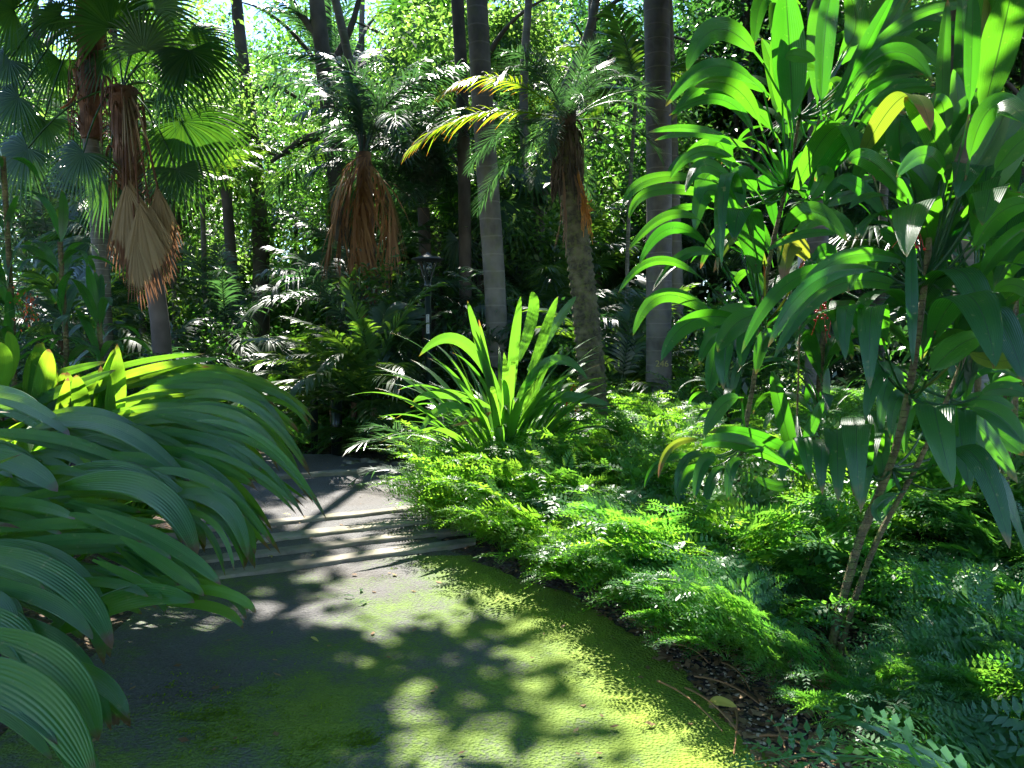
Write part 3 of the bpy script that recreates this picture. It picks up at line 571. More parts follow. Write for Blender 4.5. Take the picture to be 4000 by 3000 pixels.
for i, (x, y, sc) in enumerate([(2.75, 4.3, 1.05), (3.3, 5.1, 1.2), (2.25, 5.6, 1.0), (3.9, 6.4, 1.2), (1.95, 6.9, .8)]):
    t = thing("cordyline", ["shaded cordyline at the frame edge behind the twin-stemmed one", "deep-shade cordyline whose crown merges with the dark thicket", "cordyline half hidden between the two big cordylines", "farther cordyline seen through the big drooping leaves", "short cordyline behind the fern bank near the numbered trunk"][i], "cordyline", (x, y, .15), R.uniform(0, 6))
    hh = [2.2, 2.0, 1.5, 2.6, .9][i]; mb = MB(); tube(mb, smooth_path([(0, 0, 0), (.05, .04, hh * .5), (.02, 0, hh)], 16), np.linspace(.03, .02, 16), 9, .05); link("stem", mb.mesh("stem", M['bark_stem']), t)
    for q in range(30): link("leaf", R.choice(bl), t, (.02, 0, hh * R.uniform(.45, 1)), (R.uniform(-.15, .15), R.uniform(-.2, .2), R.uniform(0, 6.3)), R.uniform(.8, 1.1) * sc)
# hanging red fruit sprays
def berries(parent, p, n=26, drop=.35, mat='berry', name="fruit_spray"):
    mb = MB(); pl = np.array(parent.location); p = np.array(p)
    for i in range(5):
        e = p + np.array([R.uniform(-.08, .08), R.uniform(-.05, .05), -drop * R.uniform(.5, 1)]); tube(mb, quad3(p, (p + e) / 2 + np.array([R.uniform(-.04, .04), 0, .03]), e, 7), .0016, 4, var=.2)
        for j in range(n // 5):
            c = p + (e - p) * R.uniform(.3, 1) + np.array([R.uniform(-.02, .02), R.uniform(-.02, .02), 0]); th = np.linspace(0, pi, 6); ph = np.linspace(0, 2 * pi, 8, endpoint=False); r = R.uniform(.006, .009)
            G = c + r * np.stack([np.sin(th)[:, None] * np.cos(ph), np.sin(th)[:, None] * np.sin(ph), np.cos(th)[:, None] + 0 * ph], -1); mb.grid(G, closed=True)
    link(name, mb.mesh(name, M[mat]), parent, tuple(-pl))
berries(A, a22(1750, 540, dA - .3)); berries(A, a22(1780, 600, dA - .3), 30, .4); berries(B, a22(1960, 480, dB - .1), 14, .2)

# ------------------------------------------------------------------ ferns
FM = [fern_mesh("frond", M['fern'], L, p, b, 13, True) for L, p, b in ((.9, 66, 72), (1.0, 54, 62), (.8, 38, 45), (.9, 74, 85), (.75, 30, 30), (1.0, 62, 55))]
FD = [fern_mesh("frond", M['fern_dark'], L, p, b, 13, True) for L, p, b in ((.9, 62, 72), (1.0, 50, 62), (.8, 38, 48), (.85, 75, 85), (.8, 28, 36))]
def fern(x, y, z, meshes, label, group, n=9, s=1.0, yaw=None):
    t = thing("fern", label, "fern", (x, y, z), R.uniform(0, 6.3) if yaw is None else 0, s, group)
    rosette(t, meshes, n, .03, (.75, 1.15), yaw=yaw, name="frond"); return t
for x22, y22, s_, yw in ((1250, 1265, .95, (.3, 2.6)), (1330, 1290, 1.0, (.2, 2.8)), (1420, 1330, 1.0, (.2, 2.8)), (1480, 1370, .8, (.4, 2.6)), (1180, 1225, .9, (.3, 2.8)), (1080, 1180, .95, (.2, 2.8)), (1010, 1150, .9, None), (1560, 1420, .7, (.6, 2.6)), (1900, 1500, .85, None), (2020, 1580, .85, None), (2120, 1500, .95, None), (1960, 1659, .75, None), (2150, 1640, .8, None), (1850, 1630, .6, None), (1740, 1600, .6, None), (1800, 1680, .6, None), (1930, 1640, .7, None), (2060, 1690, .8, None), (2160, 1600, .9, None), (1650, 1650, .5, None), (2050, 1400, 1.0, None)):
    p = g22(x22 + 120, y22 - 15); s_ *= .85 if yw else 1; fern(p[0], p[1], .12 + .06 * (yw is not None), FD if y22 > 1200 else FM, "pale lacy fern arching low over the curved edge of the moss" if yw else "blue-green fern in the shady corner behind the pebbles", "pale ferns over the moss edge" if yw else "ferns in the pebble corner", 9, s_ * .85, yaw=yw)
for y in np.arange(3.75, 6.6, .20):
    x = float(path_r(np.array(y))) + R.uniform(.14, .34); pale = y < 4.6
    fern(x, y, .05, FD if pale else FM, "pale lacy fern arching low over the curved edge of the moss" if pale else "bright sunlit lacy fern spilling over the path edge", "pale ferns over the moss edge" if pale else "sunlit ferns along the path edge", 8, R.uniform(.42, .62) if y < 3.9 else R.uniform(.6, .85))
for x22, y22, s_ in ((1395, 1400, .62), (1450, 1440, .7), (1530, 1500, .55), (1480, 1400, .75), (1600, 1440, .6), (1345, 1350, .7), (1700, 1560, .55), (1640, 1480, .6)):
    p = g22(x22 + 40, y22); fern(p[0], p[1], .16, FD, "loose drooping fern hanging over the sunlit pebbles at the moss edge", "loose ferns over the pebbles", 6, s_, yaw=(.2, 2.9))
kf = 0
for y in np.arange(2.0, 10.6, .44):
    for x in np.arange(0.3, 6.5, .44):
        xx = x + R.uniform(-.15, .15); yy = y + R.uniform(-.15, .15); e = xx - float(path_r(np.array(yy)))
        if e < .12 or xx > .74 * yy + .5: continue
        px, py = project([[xx, yy, .3]]); q = float(px[0]) / S22; r = float(py[0]) / S22
        gravel = (yy < 3.9 and e < .78)
        if gravel and not (R.random() < .16): continue
        if yy > 6.5 and R.random() < .25: continue
        if yy < 4.2 and R.random() < .35: continue
        zb = float(bed_z(np.array(xx), np.array(yy)))
        if yy > 6.2: lab, grp, ms_, sc = "feathery fern on the shaded bank at the foot of the palm trunks", "ferns on the shaded bank", FM + FD, R.uniform(.95, 1.35)
        elif e < 1.0 and yy > 4.0: lab, grp, ms_, sc = "bright sunlit lacy fern spilling over the path edge", "sunlit ferns along the path edge", FM, R.uniform(.8, 1.1)
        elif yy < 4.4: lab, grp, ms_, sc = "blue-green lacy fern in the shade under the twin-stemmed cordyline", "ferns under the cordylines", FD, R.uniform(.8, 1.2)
        else: lab, grp, ms_, sc = "lacy green fern in the middle of the planted bank", "ferns in the middle of the bank", FM + FD[:2], R.uniform(.95, 1.25)
        fern(xx, yy, zb + .02, ms_, lab, grp, 8, sc)
MIDLIT_NEAR = None
for x, y in ((-.45, 6.5), (-.1, 6.9), (-.5, 7.2), (-.15, 7.6), (.1, 6.2), (-.55, 7.9), (.25, 5.75), (0.0, 8.3), (-.3, 6.1)):
    if x - float(path_r(np.array(y))) > -.1: fern(x, y, .1, FM, "bright sunlit lacy fern spilling over the path edge", "sunlit ferns along the path edge", 10, R.uniform(.9, 1.15))
fern(1.45, 2.12, .05, FD, "pale blue-green fern nearest the camera, cut by the bottom edge", None, 9, .7)
fern(1.05, 3.15, .28, FD, "drooping fern hanging over the mossy path above the pebbles", None, 10, .75, yaw=(.2, 2.2))
fern(.92, 4.35, .22, FD, "pale feathery fern spread flat over the curve of the moss", None, 12, .95, yaw=(.4, 2.8))
fern(1.35, 4.25, .30, FM + FD, "tall soft fern in front of the tallest cordyline stem", None, 12, 1.0)

# ------------------------------------------------------------------ the central strap-leaved clump
ctr = at(1090 * S22, 940 * S22, 7.0); ctr[2] = .30
K = thing("strap_leaf_plant", "large sunlit clump of long strap leaves in front of the ringed palm", "plant", tuple(ctr))
ck = []
for pt, bd, L in [(84, 40, 1.6), (74, 60, 1.65), (64, 70, 1.6), (54, 75, 1.6), (46, 70, 1.5), (38, 65, 1.4), (70, 105, 1.5), (60, 45, 1.6), (78, 85, 1.5)]:
    mb = MB(); blade(mb, arch(L, pt, bd, 22, 2.0), .10, 'petiole', 7, .22, 0, R.uniform(-35, 35), wave=.07, sag=.1); ck.append(mb.mesh("leaf", M['cord']))
rosette(K, ck, 130, .24, (.6, 1.05))
for (x0, y0, x1, y1, x2, y2, w, mk) in [(1080, 900, 1040, 760, 1010, 650, 24, 'cord'), (1100, 900, 1110, 760, 1125, 640, 26, 'cord'), (1130, 880, 1170, 740, 1205, 640, 26, 'cord'), (1090, 880, 1000, 740, 905, 770, 30, 'cord'),
                                       (1060, 880, 960, 850, 890, 870, 26, 'cord'), (1080, 960, 980, 880, 905, 940, 26, 'cord'), (1110, 880, 1190, 780, 1270, 820, 26, 'cord'), (1140, 920, 1200, 860, 1330, 880, 30, 'cord'),
                                       (1060, 890, 1030, 905, 975, 920, 13, 'dead'), (1098, 870, 1096, 900, 1088, 930, 22, 'yellow'), (1140, 800, 1200, 700, 1245, 640, 24, 'cord'), (1120, 780, 1150, 680, 1148, 630, 30, 'cord')]:
    mb = MB(); blade(mb, quad3(a22(x0, y0, 6.9), a22(x1, y1, 6.7), a22(x2, y2, 6.5), 18), w * S22 / F * 6.7 * 1.2, 'oval', 7, .25, R.uniform(-25, 25), 0, face=True, sag=.1); link("leaf", mb.mesh("leaf", M[mk]), K, tuple(-ctr))
berries(K, a22(1290 * .96, 830, 6.7), 24, .3, name="fruit_spray")

# strappy plants
lily = []
for pt, bd, L in [(75, 110, .6), (60, 120, .55), (80, 60, .5), (45, 100, .5)]:
    mb = MB(); blade(mb, arch(L, pt, bd, 18, 1.6), .05, 'lance', 5, .35, 0, 10, sag=.1); lily.append(mb.mesh("leaf", M['cord']))
t = thing("lily_plant", "small strap-leaved plant with bright arching leaves at the foot of the tallest cordyline", "plant", tuple(g22(1560, 1160) + np.array([0, .0, .12]))); rosette(t, lily, 16, .04, (.9, 1.2), yaw=(-.3, 2.6))
t = thing("lily_plant", "low strappy plant poking from the sunlit ferns beside the concrete steps", "plant", (-.42, 6.6, .1)); rosette(t, lily, 12, .04, (1.0, 1.3))

# ------------------------------------------------------------------ palms with trunks
def trunk_pts(pts, d, z_top=None):
    P = [a22(x, y, d) for x, y in pts]; b = P[0].copy()
    if b[2] > 0: s = (P[1] - P[0]) / (P[1][2] - P[0][2]) if len(P) > 1 else np.array([0, 0, 1.0]); b = P[0] - s * np.array([.5, .5, 1]) * P[0][2]; b[2] = -.05; P = [b] + P
    if z_top: s = (P[-1] - P[-2]) / (P[-1][2] - P[-2][2]); P.append(P[-1] + s * (z_top - P[-1][2]))
    return P
def palm(name, label, cat, pts, d, r0, r1, mat, z_top=None, n=60, disp=None, sides=20, group=None, wob=.02):
    P = trunk_pts(pts, d, z_top); P = np.array(P); base = P[0].copy(); t = thing(name, label, cat, tuple(base), group=group)
    S = smooth_path(P - base, n)
    # even spacing along the trunk
    ds = np.concatenate([[0], np.cumsum(np.linalg.norm(np.diff(P - base, axis=0), axis=1))]); q = np.linspace(0, ds[-1], n)
    S = np.stack([np.interp(q, ds, (P - base)[:, i]) for i in range(3)], 1)
    for _ in range(8): S[1:-1] = .25 * S[:-2] + .5 * S[1:-1] + .25 * S[2:]
    mb = MB(); flare = 1 + .35 * np.exp(-q / .35); tube(mb, S, np.linspace(r0, r1, n) * flare, sides, wob, disp)
    link("trunk", mb.mesh("trunk", M[mat]), t); return t, base
FR = {}
def fr(key, mat, pitches, **kw):
    FR[key] = [frond_mesh("frond", M[mat], pitch=p, bend=b, **kw) for p, b in pitches]; return FR[key]
UP = [(80, 70), (65, 85), (50, 90), (35, 80), (20, 70), (75, 110)]
fr('king', 'palm', UP, L=2.3, nl=44, ll=.62, lw=.04, droop=.55, vee=5, seg=4)
fr('under', 'palm', [(80, 60), (65, 75), (50, 85), (35, 80), (20, 60)], L=1.5, nl=25, ll=.42, lw=.048, droop=.35, vee=12)
fr('blue', 'palm_blue', [(82, 70), (68, 90), (52, 100), (35, 90), (10, 60), (75, 120)], L=2.4, nl=46, ll=.55, lw=.04, droop=.45, vee=18, bunch=.5)
fr('phoenix', 'palm_blue', [(78, 85), (62, 100), (45, 105), (25, 90), (5, 80), (-20, 50)], L=1.35, nl=52, ll=.26, lw=.014, droop=.18, vee=14, bunch=.25, stem_r=.009)
fr('gold', 'palm_gold', [(35, 85), (12, 62), (-5, 60)], L=1.75, nl=50, ll=.30, lw=.02, droop=.35, vee=8, bunch=.2, stem_r=.01)
fr('dead', 'dead', [(-30, 50), (-55, 30), (10, 98), (-68, 18)], L=2.1, nl=34, ll=.55, lw=.022, droop=1.1, vee=-12, bunch=.45, jit=.3, power=.6, sweep=60)
fr('broadfrond', 'palm', [(75, 80), (55, 85), (40, 80), (25, 60)], L=1.35, nl=22, ll=.4, lw=.055, droop=.25, vee=10)
def crown(parent, p, meshes, n, s=(.85, 1.1), name="frond", yaw=None, tilt=.12):
    pl = np.array(parent.location)
    for i in range(n):
        a = (i + R.uniform(-.3, .3)) * 2.399 if yaw is None else R.uniform(*yaw)
        link(name, meshes[i % len(meshes)], parent, tuple(np.array(p) - pl + np.array([-sin(a), cos(a), 0]) * .04), (R.uniform(-tilt, tilt), R.uniform(-tilt, tilt), a), R.uniform(*s))

# smooth grey trunks whose crowns are far above the frame
t, b = palm("king_palm", "tall smooth grey palm trunk with pale lichen, behind the sunlit strap-leaved clump", "palm", [(1072, 650), (1058, 450), (1042, 230), (1030, 0)], 11, .155, .125, 'bark_grey', 22); crown(t, np.array(trunk_pts([(1072, 650), (1030, 0)], 11, 22)[-1]), FR['king'], 12)
t, b = palm("king_palm", "thickest dark smooth palm trunk, with painted number, rising from the fern bank", "palm", [(1422, 900), (1424, 600), (1424, 300), (1418, 0)], 9.6, .155, .15, 'bark_brown', 21, sides=28); crown(t, np.array(trunk_pts([(1424, 600), (1418, 0)], 9.6, 21)[-1]), FR['king'], 12); numbered = t
def text(parent, s, p, size, mat, name="number", rot=(pi / 2, 0, 0), vert=False, ext=.001, space=1.0):
    cu = bpy.data.curves.new(name, 'FONT'); cu.body = "\n".join(s) if vert else s; cu.size = size; cu.extrude = ext; cu.align_x = 'CENTER'; cu.space_line = space
    cu.materials.append(M[mat]); tmp = bpy.data.objects.new("tmp", cu); COL.objects.link(tmp); bpy.context.view_layer.update()
    me = bpy.data.meshes.new_from_object(tmp.evaluated_get(bpy.context.evaluated_depsgraph_get())); bpy.data.objects.remove(tmp)
    o = link(name, me, parent, tuple(np.array(p) - np.array(parent.location)), rot); return o
text(numbered, "246", a22(1430, 792, 9.6 - .158 - .012), .11, 'paintmark')
for pts, d, r, mt, lab in [([(1466, 850), (1456, 500), (1436, 0)], 13.5, .13, 'bark_grey', "pale grey trunk hidden just behind the thick numbered palm trunk"),
                           ([(1005, 560), (1000, 200), (988, 0)], 13.5, .11, 'bark_dark', "dark trunk directly behind the lichen-marked grey palm trunk"),
                           ([(1762, 900), (1764, 600), (1770, 300), (1768, 0)], 8.5, .115, 'bark_brown', "dark trunk with a small white tag behind the tallest cordyline"),
                           ([(2100, 700), (2085, 400), (2070, 0)], 9.5, .18, 'bark_grey', "broad pale trunk at the edge of the view behind the twin-stemmed cordyline"),
                           ([(1352, 760), (1355, 560), (1362, 380), (1374, 200)], 12, .032, 'bark_ring', "slender ringed stem between the rough palm and the numbered palm")]:
    t, b = palm("palm_tree", lab, "palm", pts, d, r, r * .9, mt, 23 if r > .05 else None)
    if r < .05: crown(t, a22(1374, 200, d), FR['under'], 9)
    else: crown(t, np.array(trunk_pts(pts[-2:], d, 23)[-1]), FR['king'], 10)
    if "white tag" in lab:
        mb = MB(); p = a22(1731, 595, 8.36); w_, h_ = .032, .30; w_ = .04
        G = np.array([[[-w_, 0, -h_], [w_, 0, -h_]], [[-w_, 0, h_], [w_, 0, h_]]]); G2 = G + np.array([0, .006, 0])
        mb.grid(np.concatenate([G, G2[::-1], G[:1]])); mb.grid(np.stack([G[:, 0], G2[:, 0]])); mb.grid(np.stack([G[:, 1], G2[:, 1]]))
        link("tag_plate", mb.mesh("tag_plate", M['white'], False), t, tuple(p - np.array(t.location)))
        text(t, "645", p + np.array([.0, -.004, .09]), .075, 'black', "tag_number", vert=True)

# the rough-trunked date palm
def stubs(v, th):
    k = v * 46; return .15 * np.abs(np.sin(th * 7 + np.floor(k) * .8)) ** 1.5 * (1 - (k % 1)) + .12 * (1 - (k % 1)) + .02 * rng.standard_normal((v * th).shape)
PH = [(1282, 890), (1278, 800), (1262, 640), (1245, 500), (1232, 380), (1226, 290)]
t, b = palm("date_palm", "leaning date palm with rough knobbly ringed trunk and a shaggy dark crown", "palm", PH, 8, .135, .105, 'bark_scale', None, n=230, disp=stubs, sides=42, wob=.03); phx = t
top = a22(1226, 262, 8); pl = np.array(t.location)
mb = MB()
for i in range(170):                                          # old leaf bases under the crown
    a = R.uniform(0, 6.283); z = R.uniform(-.62, .02); r = .085 + .02 * R.random(); p0 = top + np.array([cos(a) * r, sin(a) * r, z]); l = R.uniform(.10, .28)
    P = quad3(p0, p0 + np.array([cos(a) * .05, sin(a) * .05, -.02 - .1 * R.random()]), p0 + np.array([cos(a) * .07, sin(a) * .07, -l]), 6); tube(mb, P, np.linspace(.014, .004, 6), 5)
tube(mb, smooth_path([top + [0, 0, -.75], top + [0, 0, -.2], top + [0, 0, .1]], 20), np.linspace(.095, .085, 20), 16, .15)
link("old_leaf_bases", mb.mesh("old_leaf_bases", M['bark_black']), t, tuple(-pl))
crown(t, top, FR['phoenix'], 26, (.7, 1.05))
for a, s, k in ((1.75, 1.0, 1), (2.1, .9, 0)): link("frond", FR['gold'][k], t, tuple(top - pl), (0, 0, a), s)
for (x0, y0, x1, y1, n_) in ((1245, 360, 1268, 520, 40), (1215, 360, 1212, 560, 14), (1240, 380, 1258, 470, 20)):  # orange hanging flower stalks
    mb = MB(); p = a22(x0, y0, 7.88); e = a22(x1, y1, 7.82)
    for i in range(n_):
        o = np.array([R.uniform(-.05, .05), R.uniform(-.04, .04), R.uniform(-.05, .12)]); P = quad3(p, (p + e) / 2 + o * .5 + [.02, 0, .02], e + o * 1.3 + [0, 0, R.uniform(0, .35)], 9)
        tube(mb, P + .004 * rng.standard_normal(P.shape), .0032, 4)
    link("flower_stalk", mb.mesh("flower_stalk", M['orange'] if n_ > 20 else M['stalk_br']), t, tuple(-pl))

# the two fan palms
def explicit_fan(parent, crownp, hub, aim_deg, Rr, mat='fan', spread=115, droop=.3, ydir=-.25, nseg=34, name="frond"):
    mb = MB(); a = radians(aim_deg); aim = np.array([cos(a), ydir, sin(a)]); nrm = np.array([.15 * R.uniform(-1, 1), -1.0, .5])
    mid = (np.array(crownp) + hub) / 2 + np.array([0, 0, .18 + .1 * R.random()])
    fan_into(mb, np.array(hub), aim, nrm, Rr, nseg, spread, droop, petiole=(np.array(crownp), mid), rib=.9 if 'dead' in mat else .55, w0=1.5 if 'dead' in mat else 1.0)
    link(name, mb.mesh(name, M[mat]), parent, tuple(-np.array(parent.location)))
RP = [(226, 720), (218, 560), (205, 400), (195, 290), (192, 200), (190, 40)]
t, b = palm("fan_palm", "fan palm with slim pale-ringed lower trunk and shaggy brown fibre above", "palm", RP, 11, .115, .10, 'bark_ring', None, n=90)
pl = np.array(t.location); mb = MB(); P = smooth_path([a22(197, 300, 10.95), a22(195, 200, 10.95), a22(200, 90, 10.95), a22(200, -20, 10.95)], 26); tube(mb, P, np.linspace(.13, .2, 26), 16, .25)
for i in range(120):
    p = P[R.randrange(26)]; a = R.uniform(0, 6.3); p0 = p + np.array([cos(a) * .14, sin(a) * .14, 0]); tube(mb, quad3(p0, p0 + [cos(a) * .12, sin(a) * .12, .05], p0 + [cos(a) * .14, sin(a) * .14, -R.uniform(.2, .6)], 6), np.linspace(.014, .004, 6), 4)
link("fibre_skirt", mb.mesh("fibre_skirt", M['bark_fibre']), t, tuple(-pl))
c1 = a22(200, 20, 11)
for x, y, a, r in ((60, 75, 215, .75), (130, 130, 250, .7), (40, 210, 220, .7), (95, 260, 255, .6), (330, 60, 320, .8), (180, -60, 90, .8), (255, -40, 60, .8), (100, -30, 130, .8), (30, 20, 180, .8), (130, 30, 200, .6), (300, -20, 20, .8), (20, 130, 235, .7), (235, 110, 290, .6)):
    explicit_fan(t, c1, a22(x, y, 11 + R.uniform(-.6, .5)), a, r)
for q in ((240, 190, 243, 320), (180, 190, 130, 235), (250, 220, 270, 300)):
    mb = MB(); tube(mb, quad3(a22(q[0] - 20, q[1] - 40, 10.9), a22((q[0] + q[2]) / 2 + 8, (q[1] + q[3]) / 2 - 10, 10.8), a22(q[2], q[3], 10.7), 10), np.linspace(.028, .012, 10), 6); link("broken_leaf_stalk", mb.mesh("broken_leaf_stalk", M['dead']), t, tuple(-pl))
LP = [(352, 780), (346, 700), (332, 600), (300, 470), (280, 360), (266, 220)]
t, b = palm("fan_palm", "fan palm with curved dark trunk and tan dead fans hanging like a skirt", "palm", LP, 10, .125, .10, 'bark_dark', None, n=90); pl = np.array(t.location)
mb = MB(); P = smooth_path([a22(285, 420, 9.95), a22(275, 330, 9.95), a22(266, 230, 9.95), a22(264, 190, 9.95)], 22); tube(mb, P, np.linspace(.12, .17, 22), 14, .25)
for i in range(70):
    p = P[R.randrange(22)]; a = R.uniform(0, 6.3); p0 = p + np.array([cos(a) * .13, sin(a) * .13, 0]); tube(mb, quad3(p0, p0 + [cos(a) * .1, sin(a) * .1, .05], p0 + [cos(a) * .12, sin(a) * .12, -R.uniform(.2, .7)], 6), np.linspace(.016, .005, 6), 4)
link("fibre_skirt", mb.mesh("fibre_skirt", M['bark_fibre']), t, tuple(-pl))
c2 = a22(266, 190, 10)
for x, y, a, r in ((395, 262, 300, .78), (430, 250, 265, .85), (380, 365, 285, .6), (400, 85, 330, .8), (330, 20, 60, .8), (235, 390, 250, .6), (355, 160, 15, .8), (240, 60, 110, .8), (180, 330, 240, .6), (410, 110, 280, .7), (310, 110, 80, .7), (60, 320, 230, .7), (340, 300, 280, .6)):
    explicit_fan(t, c2, a22(x, y, 10 + R.uniform(-.5, .3)), a, r)
for x, y, a, r, sp in ((276, 385, 276, 1.0, 27), (274, 400, 283, 1.08, 24), (338, 398, 278, .80, 20), (300, 440, 276, .95, 22), (322, 440, 284, .8, 18), (268, 430, 270, .85, 20), (292, 510, 276, .75, 18), (342, 410, 272, .8, 17)):
    explicit_fan(t, c2, a22(x, y, 9.35 + R.uniform(-.15, .15)), a, r * 1.12, 'dead_fan', sp, .04, -.05, 13, "dead_frond")

# clumping palm with hanging brown fronds, behind the lamp
CP = [(812, 870), (800, 700), (792, 520), (785, 330)]
t, b = palm("clumping_palm", "clumping palm with blue-green fronds and a curtain of hanging brown dead fronds", "palm", CP, 12.5, .16, .12, 'bark_fibre', None, n=60)
c3 = a22(785, 330, 12.5); crown(t, c3, FR['blue'], 20, (.75, 1.05), yaw=(-2.2, 1.3)); pl = np.array(t.location)
crown(t, a22(860, 330, 12.8), FR['blue'], 10, (.7, .95))
CURT = [((785, 340), (735, 430), (697, 600)), ((790, 340), (765, 450), (758, 600)), ((795, 345), (795, 460), (802, 610)), ((800, 350), (828, 440), (838, 590)), ((780, 335), (735, 400), (712, 545)), ((785, 345), (750, 420), (730, 560)), ((805, 360), (842, 430), (855, 540)), ((790, 350), (780, 470), (778, 570))]
for i_, c_ in enumerate(CURT):
    P_ = [a22(*q, 12.1 + .12 * (i_ % 3) - .1 * k_) - pl for k_, q in enumerate(c_)]
    link("dead_frond", frond_mesh("dead_frond", M['dead'], path=P_, nl=20, ll=.55, lw=.042, droop=.45, vee=-4, bunch=.5, jit=.4, sweep=56, start=.05), t)
t, b = palm("slender_palm", "pale slender palm stem rising above the hanging brown fronds", "palm", [(800, 500), (790, 330), (765, 160), (735, 40)], 13, .075, .06, 'bark_grey', 20.0, n=50); crown(t, np.array(trunk_pts([(765, 160), (735, 40)], 13, 20.0)[-1]), FR['blue'], 14)
t, b = palm("clumping_palm", "second clumping palm with blue-green arching fronds close behind the lamp post", "palm", [(925, 700), (920, 600), (915, 450)], 14, .13, .11, 'bark_dark', None, n=40); crown(t, a22(915, 440, 14), FR['blue'], 20, (.75, 1.1))
for x, y, a, s in (): link("dead_frond", FR['dead'][3], t, tuple(a22(x, y, 13.6) - np.array(t.location)), (0, 0, a), s)
t, b = palm("fan_palm", "distant fan palm with a thin brown neck above the lamp post", "palm", [(950, 620), (945, 400), (938, 160)], 17, .12, .10, 'bark_dark', None, n=40)
for x, y, a, r in ((905, 75, 250, 1.0), (940, 40, 90, 1.1), (990, 60, 30, 1.0), (1000, 120, 330, 1.0), (880, 130, 200, 1.0), (890, 20, 120, 1.0), (960, 260, 280, .8), (1080, 60, 10, 1.1)): explicit_fan(t, a22(940, 140, 17), a22(x, y, 17), a, r)

# thin stems and dark tree trunks on the left
TH = [([(378, 760), (376, 600), (372, 440)], 13, .045, 'bark_grey', "pale thin stem just beside the hanging tan fans"), ([(443, 800), (442, 600), (436, 400)], 14, .05, 'bark_grey', "thin grey stem standing between two dark trunks"),
      ([(510, 760), (500, 560), (486, 380)], 16, .12, 'bark_dark', "dark slender trunk beyond the fan palms"), ([(232, 720), (230, 600), (222, 450)], 12.5, .07, 'bark_grey', "thin pale trunk tucked behind the ringed fan palm"),
      ([(310, 760), (306, 640)], 13.5, .07, 'bark_grey', "short grey trunk glimpsed below the dead fans")]
for pts, d, r, mt, lab in TH:
    t, b = palm("slender_palm", lab, "palm", pts, d, r, r * .85, mt, None, n=30); crown(t, a22(*pts[-1], d), FR['under'], 10, (.7, 1.0))

# ------------------------------------------------------------------ the lamp posts
def lathe(mb, prof, c=(0, 0, 0), sides=28, var=.5):
    th = np.linspace(0, 2 * pi, sides, endpoint=False); c = np.array(c, float)
    G = np.array([[[r * cos(a), r * sin(a), z] for a in th] for r, z in prof]) + c; mb.grid(G, closed=True, var=var)
def lamp_post(label, x22, ytop22, d, number=None, sc=1.0, lean=0):
    topz = a22(x22, ytop22, d)[2]; x = a22(x22, ytop22, d)[0]; sc = d / 15.5; t = thing("lamp_post", label, "lamp post", (x, d, 0), scale=sc); H = topz / sc
    mb = MB(); lathe(mb, [(.001, 0), (.10, 0), (.10, .12), (.078, .16), (.07, .18), (.062, H - .62), (.001, H - .62)]); link("post", mb.mesh("post", M['iron'], True), t)
    mb = MB(); lathe(mb, [(.001, H - .66), (.075, H - .66), (.078, H - .60), (.075, H - .56), (.062, H - .54), (.05, H - .50), (.001, H - .50)]); link("collar", mb.mesh("collar", M['iron']), t)
    for k in range(4):
        a = pi / 4 + k * pi / 2 + .5; mb = MB(); tube(mb, smooth_path([(cos(a) * .055, sin(a) * .055, H - .56), (cos(a) * .075, sin(a) * .075, H - .45), (cos(a) * .20, sin(a) * .20, H - .10)], 10), .016, 8); link("arm", mb.mesh("arm", M['iron']), t)
    mb = MB(); lathe(mb, [(.001, H - .125), (.24, H - .125), (.265, H - .10), (.33, H - .088), (.33, H - .080), (.26, H - .06), (.2, H - .03), (.11, H - .012), (.09, H - .008), (.07, H + .015), (.03, H + .03), (.022, H + .06), (.001, H + .065)], sides=40); link("lamp_cap", mb.mesh("lamp_cap", M['capm']), t)
    mb = MB(); lathe(mb, [(.001, H - .50), (.045, H - .50), (.085, H - .3), (.12, H - .13), (.001, H - .13)], sides=24); link("lens", mb.mesh("lens", M['glass']), t)
    if number:
        zc = a22(x22 + 3, 700, d)[2] / sc; h = .19; y = -.075; w_ = .030
        mb = MB(); G = np.array([[[-w_, y, zc - h], [w_, y, zc - h]], [[-w_, y, zc + h], [w_, y, zc + h]]]); G2 = G + [0, .012, 0]; mb.grid(np.concatenate([G, G2[::-1], G[:1]])); mb.grid(np.stack([G[:, 0], G2[:, 0]])); mb.grid(np.stack([G[:, 1], G2[:, 1]]))
        link("number_plate", mb.mesh("number_plate", M['white'], False), t)
        text(t, number, np.array([x, d + y - .003, zc + h - .045]), .05, 'black', "plate_number", vert=True, space=.9)
    return t
m, nt, out = newmat("lamp_glass"); M['glass'] = m; pr = N(nt, "ShaderNodeBsdfPrincipled", i_Roughness=.15); pr.inputs["Base Color"].default_value = (.10, .13, .12, 1); pr.inputs["Transmission Weight"].default_value = .6; nt.links.new(pr.outputs[0], out.inputs[0])
lamp_post("dark green park lamp post with a flat disc cap and a vertical white number strip", 924, 551, 10.3, "B1002519")
lamp_post("second lamp post with flat cap, small and dim, beyond the arching pale frond", 656, 731, 18.5)
t = thing("bollard", "slim dark post standing beyond the dark bend of the path", "bollard", tuple(g22(680, 985))); mb = MB(); lathe(mb, [(.001, 0), (.05, 0), (.05, .95), (.04, 1.0), (.001, 1.0)]); link("post", mb.mesh("post", M['iron']), t)
t = thing("bollard", "thicker dark capped post beside the drooping dark palm clump", "bollard", tuple(g22(728, 985))); mb = MB(); lathe(mb, [(.001, 0), (.075, 0), (.075, .78), (.001, .78)]); link("post", mb.mesh("post", M['iron']), t); mb = MB(); lathe(mb, [(.001, .78), (.09, .78), (.09, .86), (.04, .9), (.001, .9)]); link("cap", mb.mesh("cap", M['iron']), t)

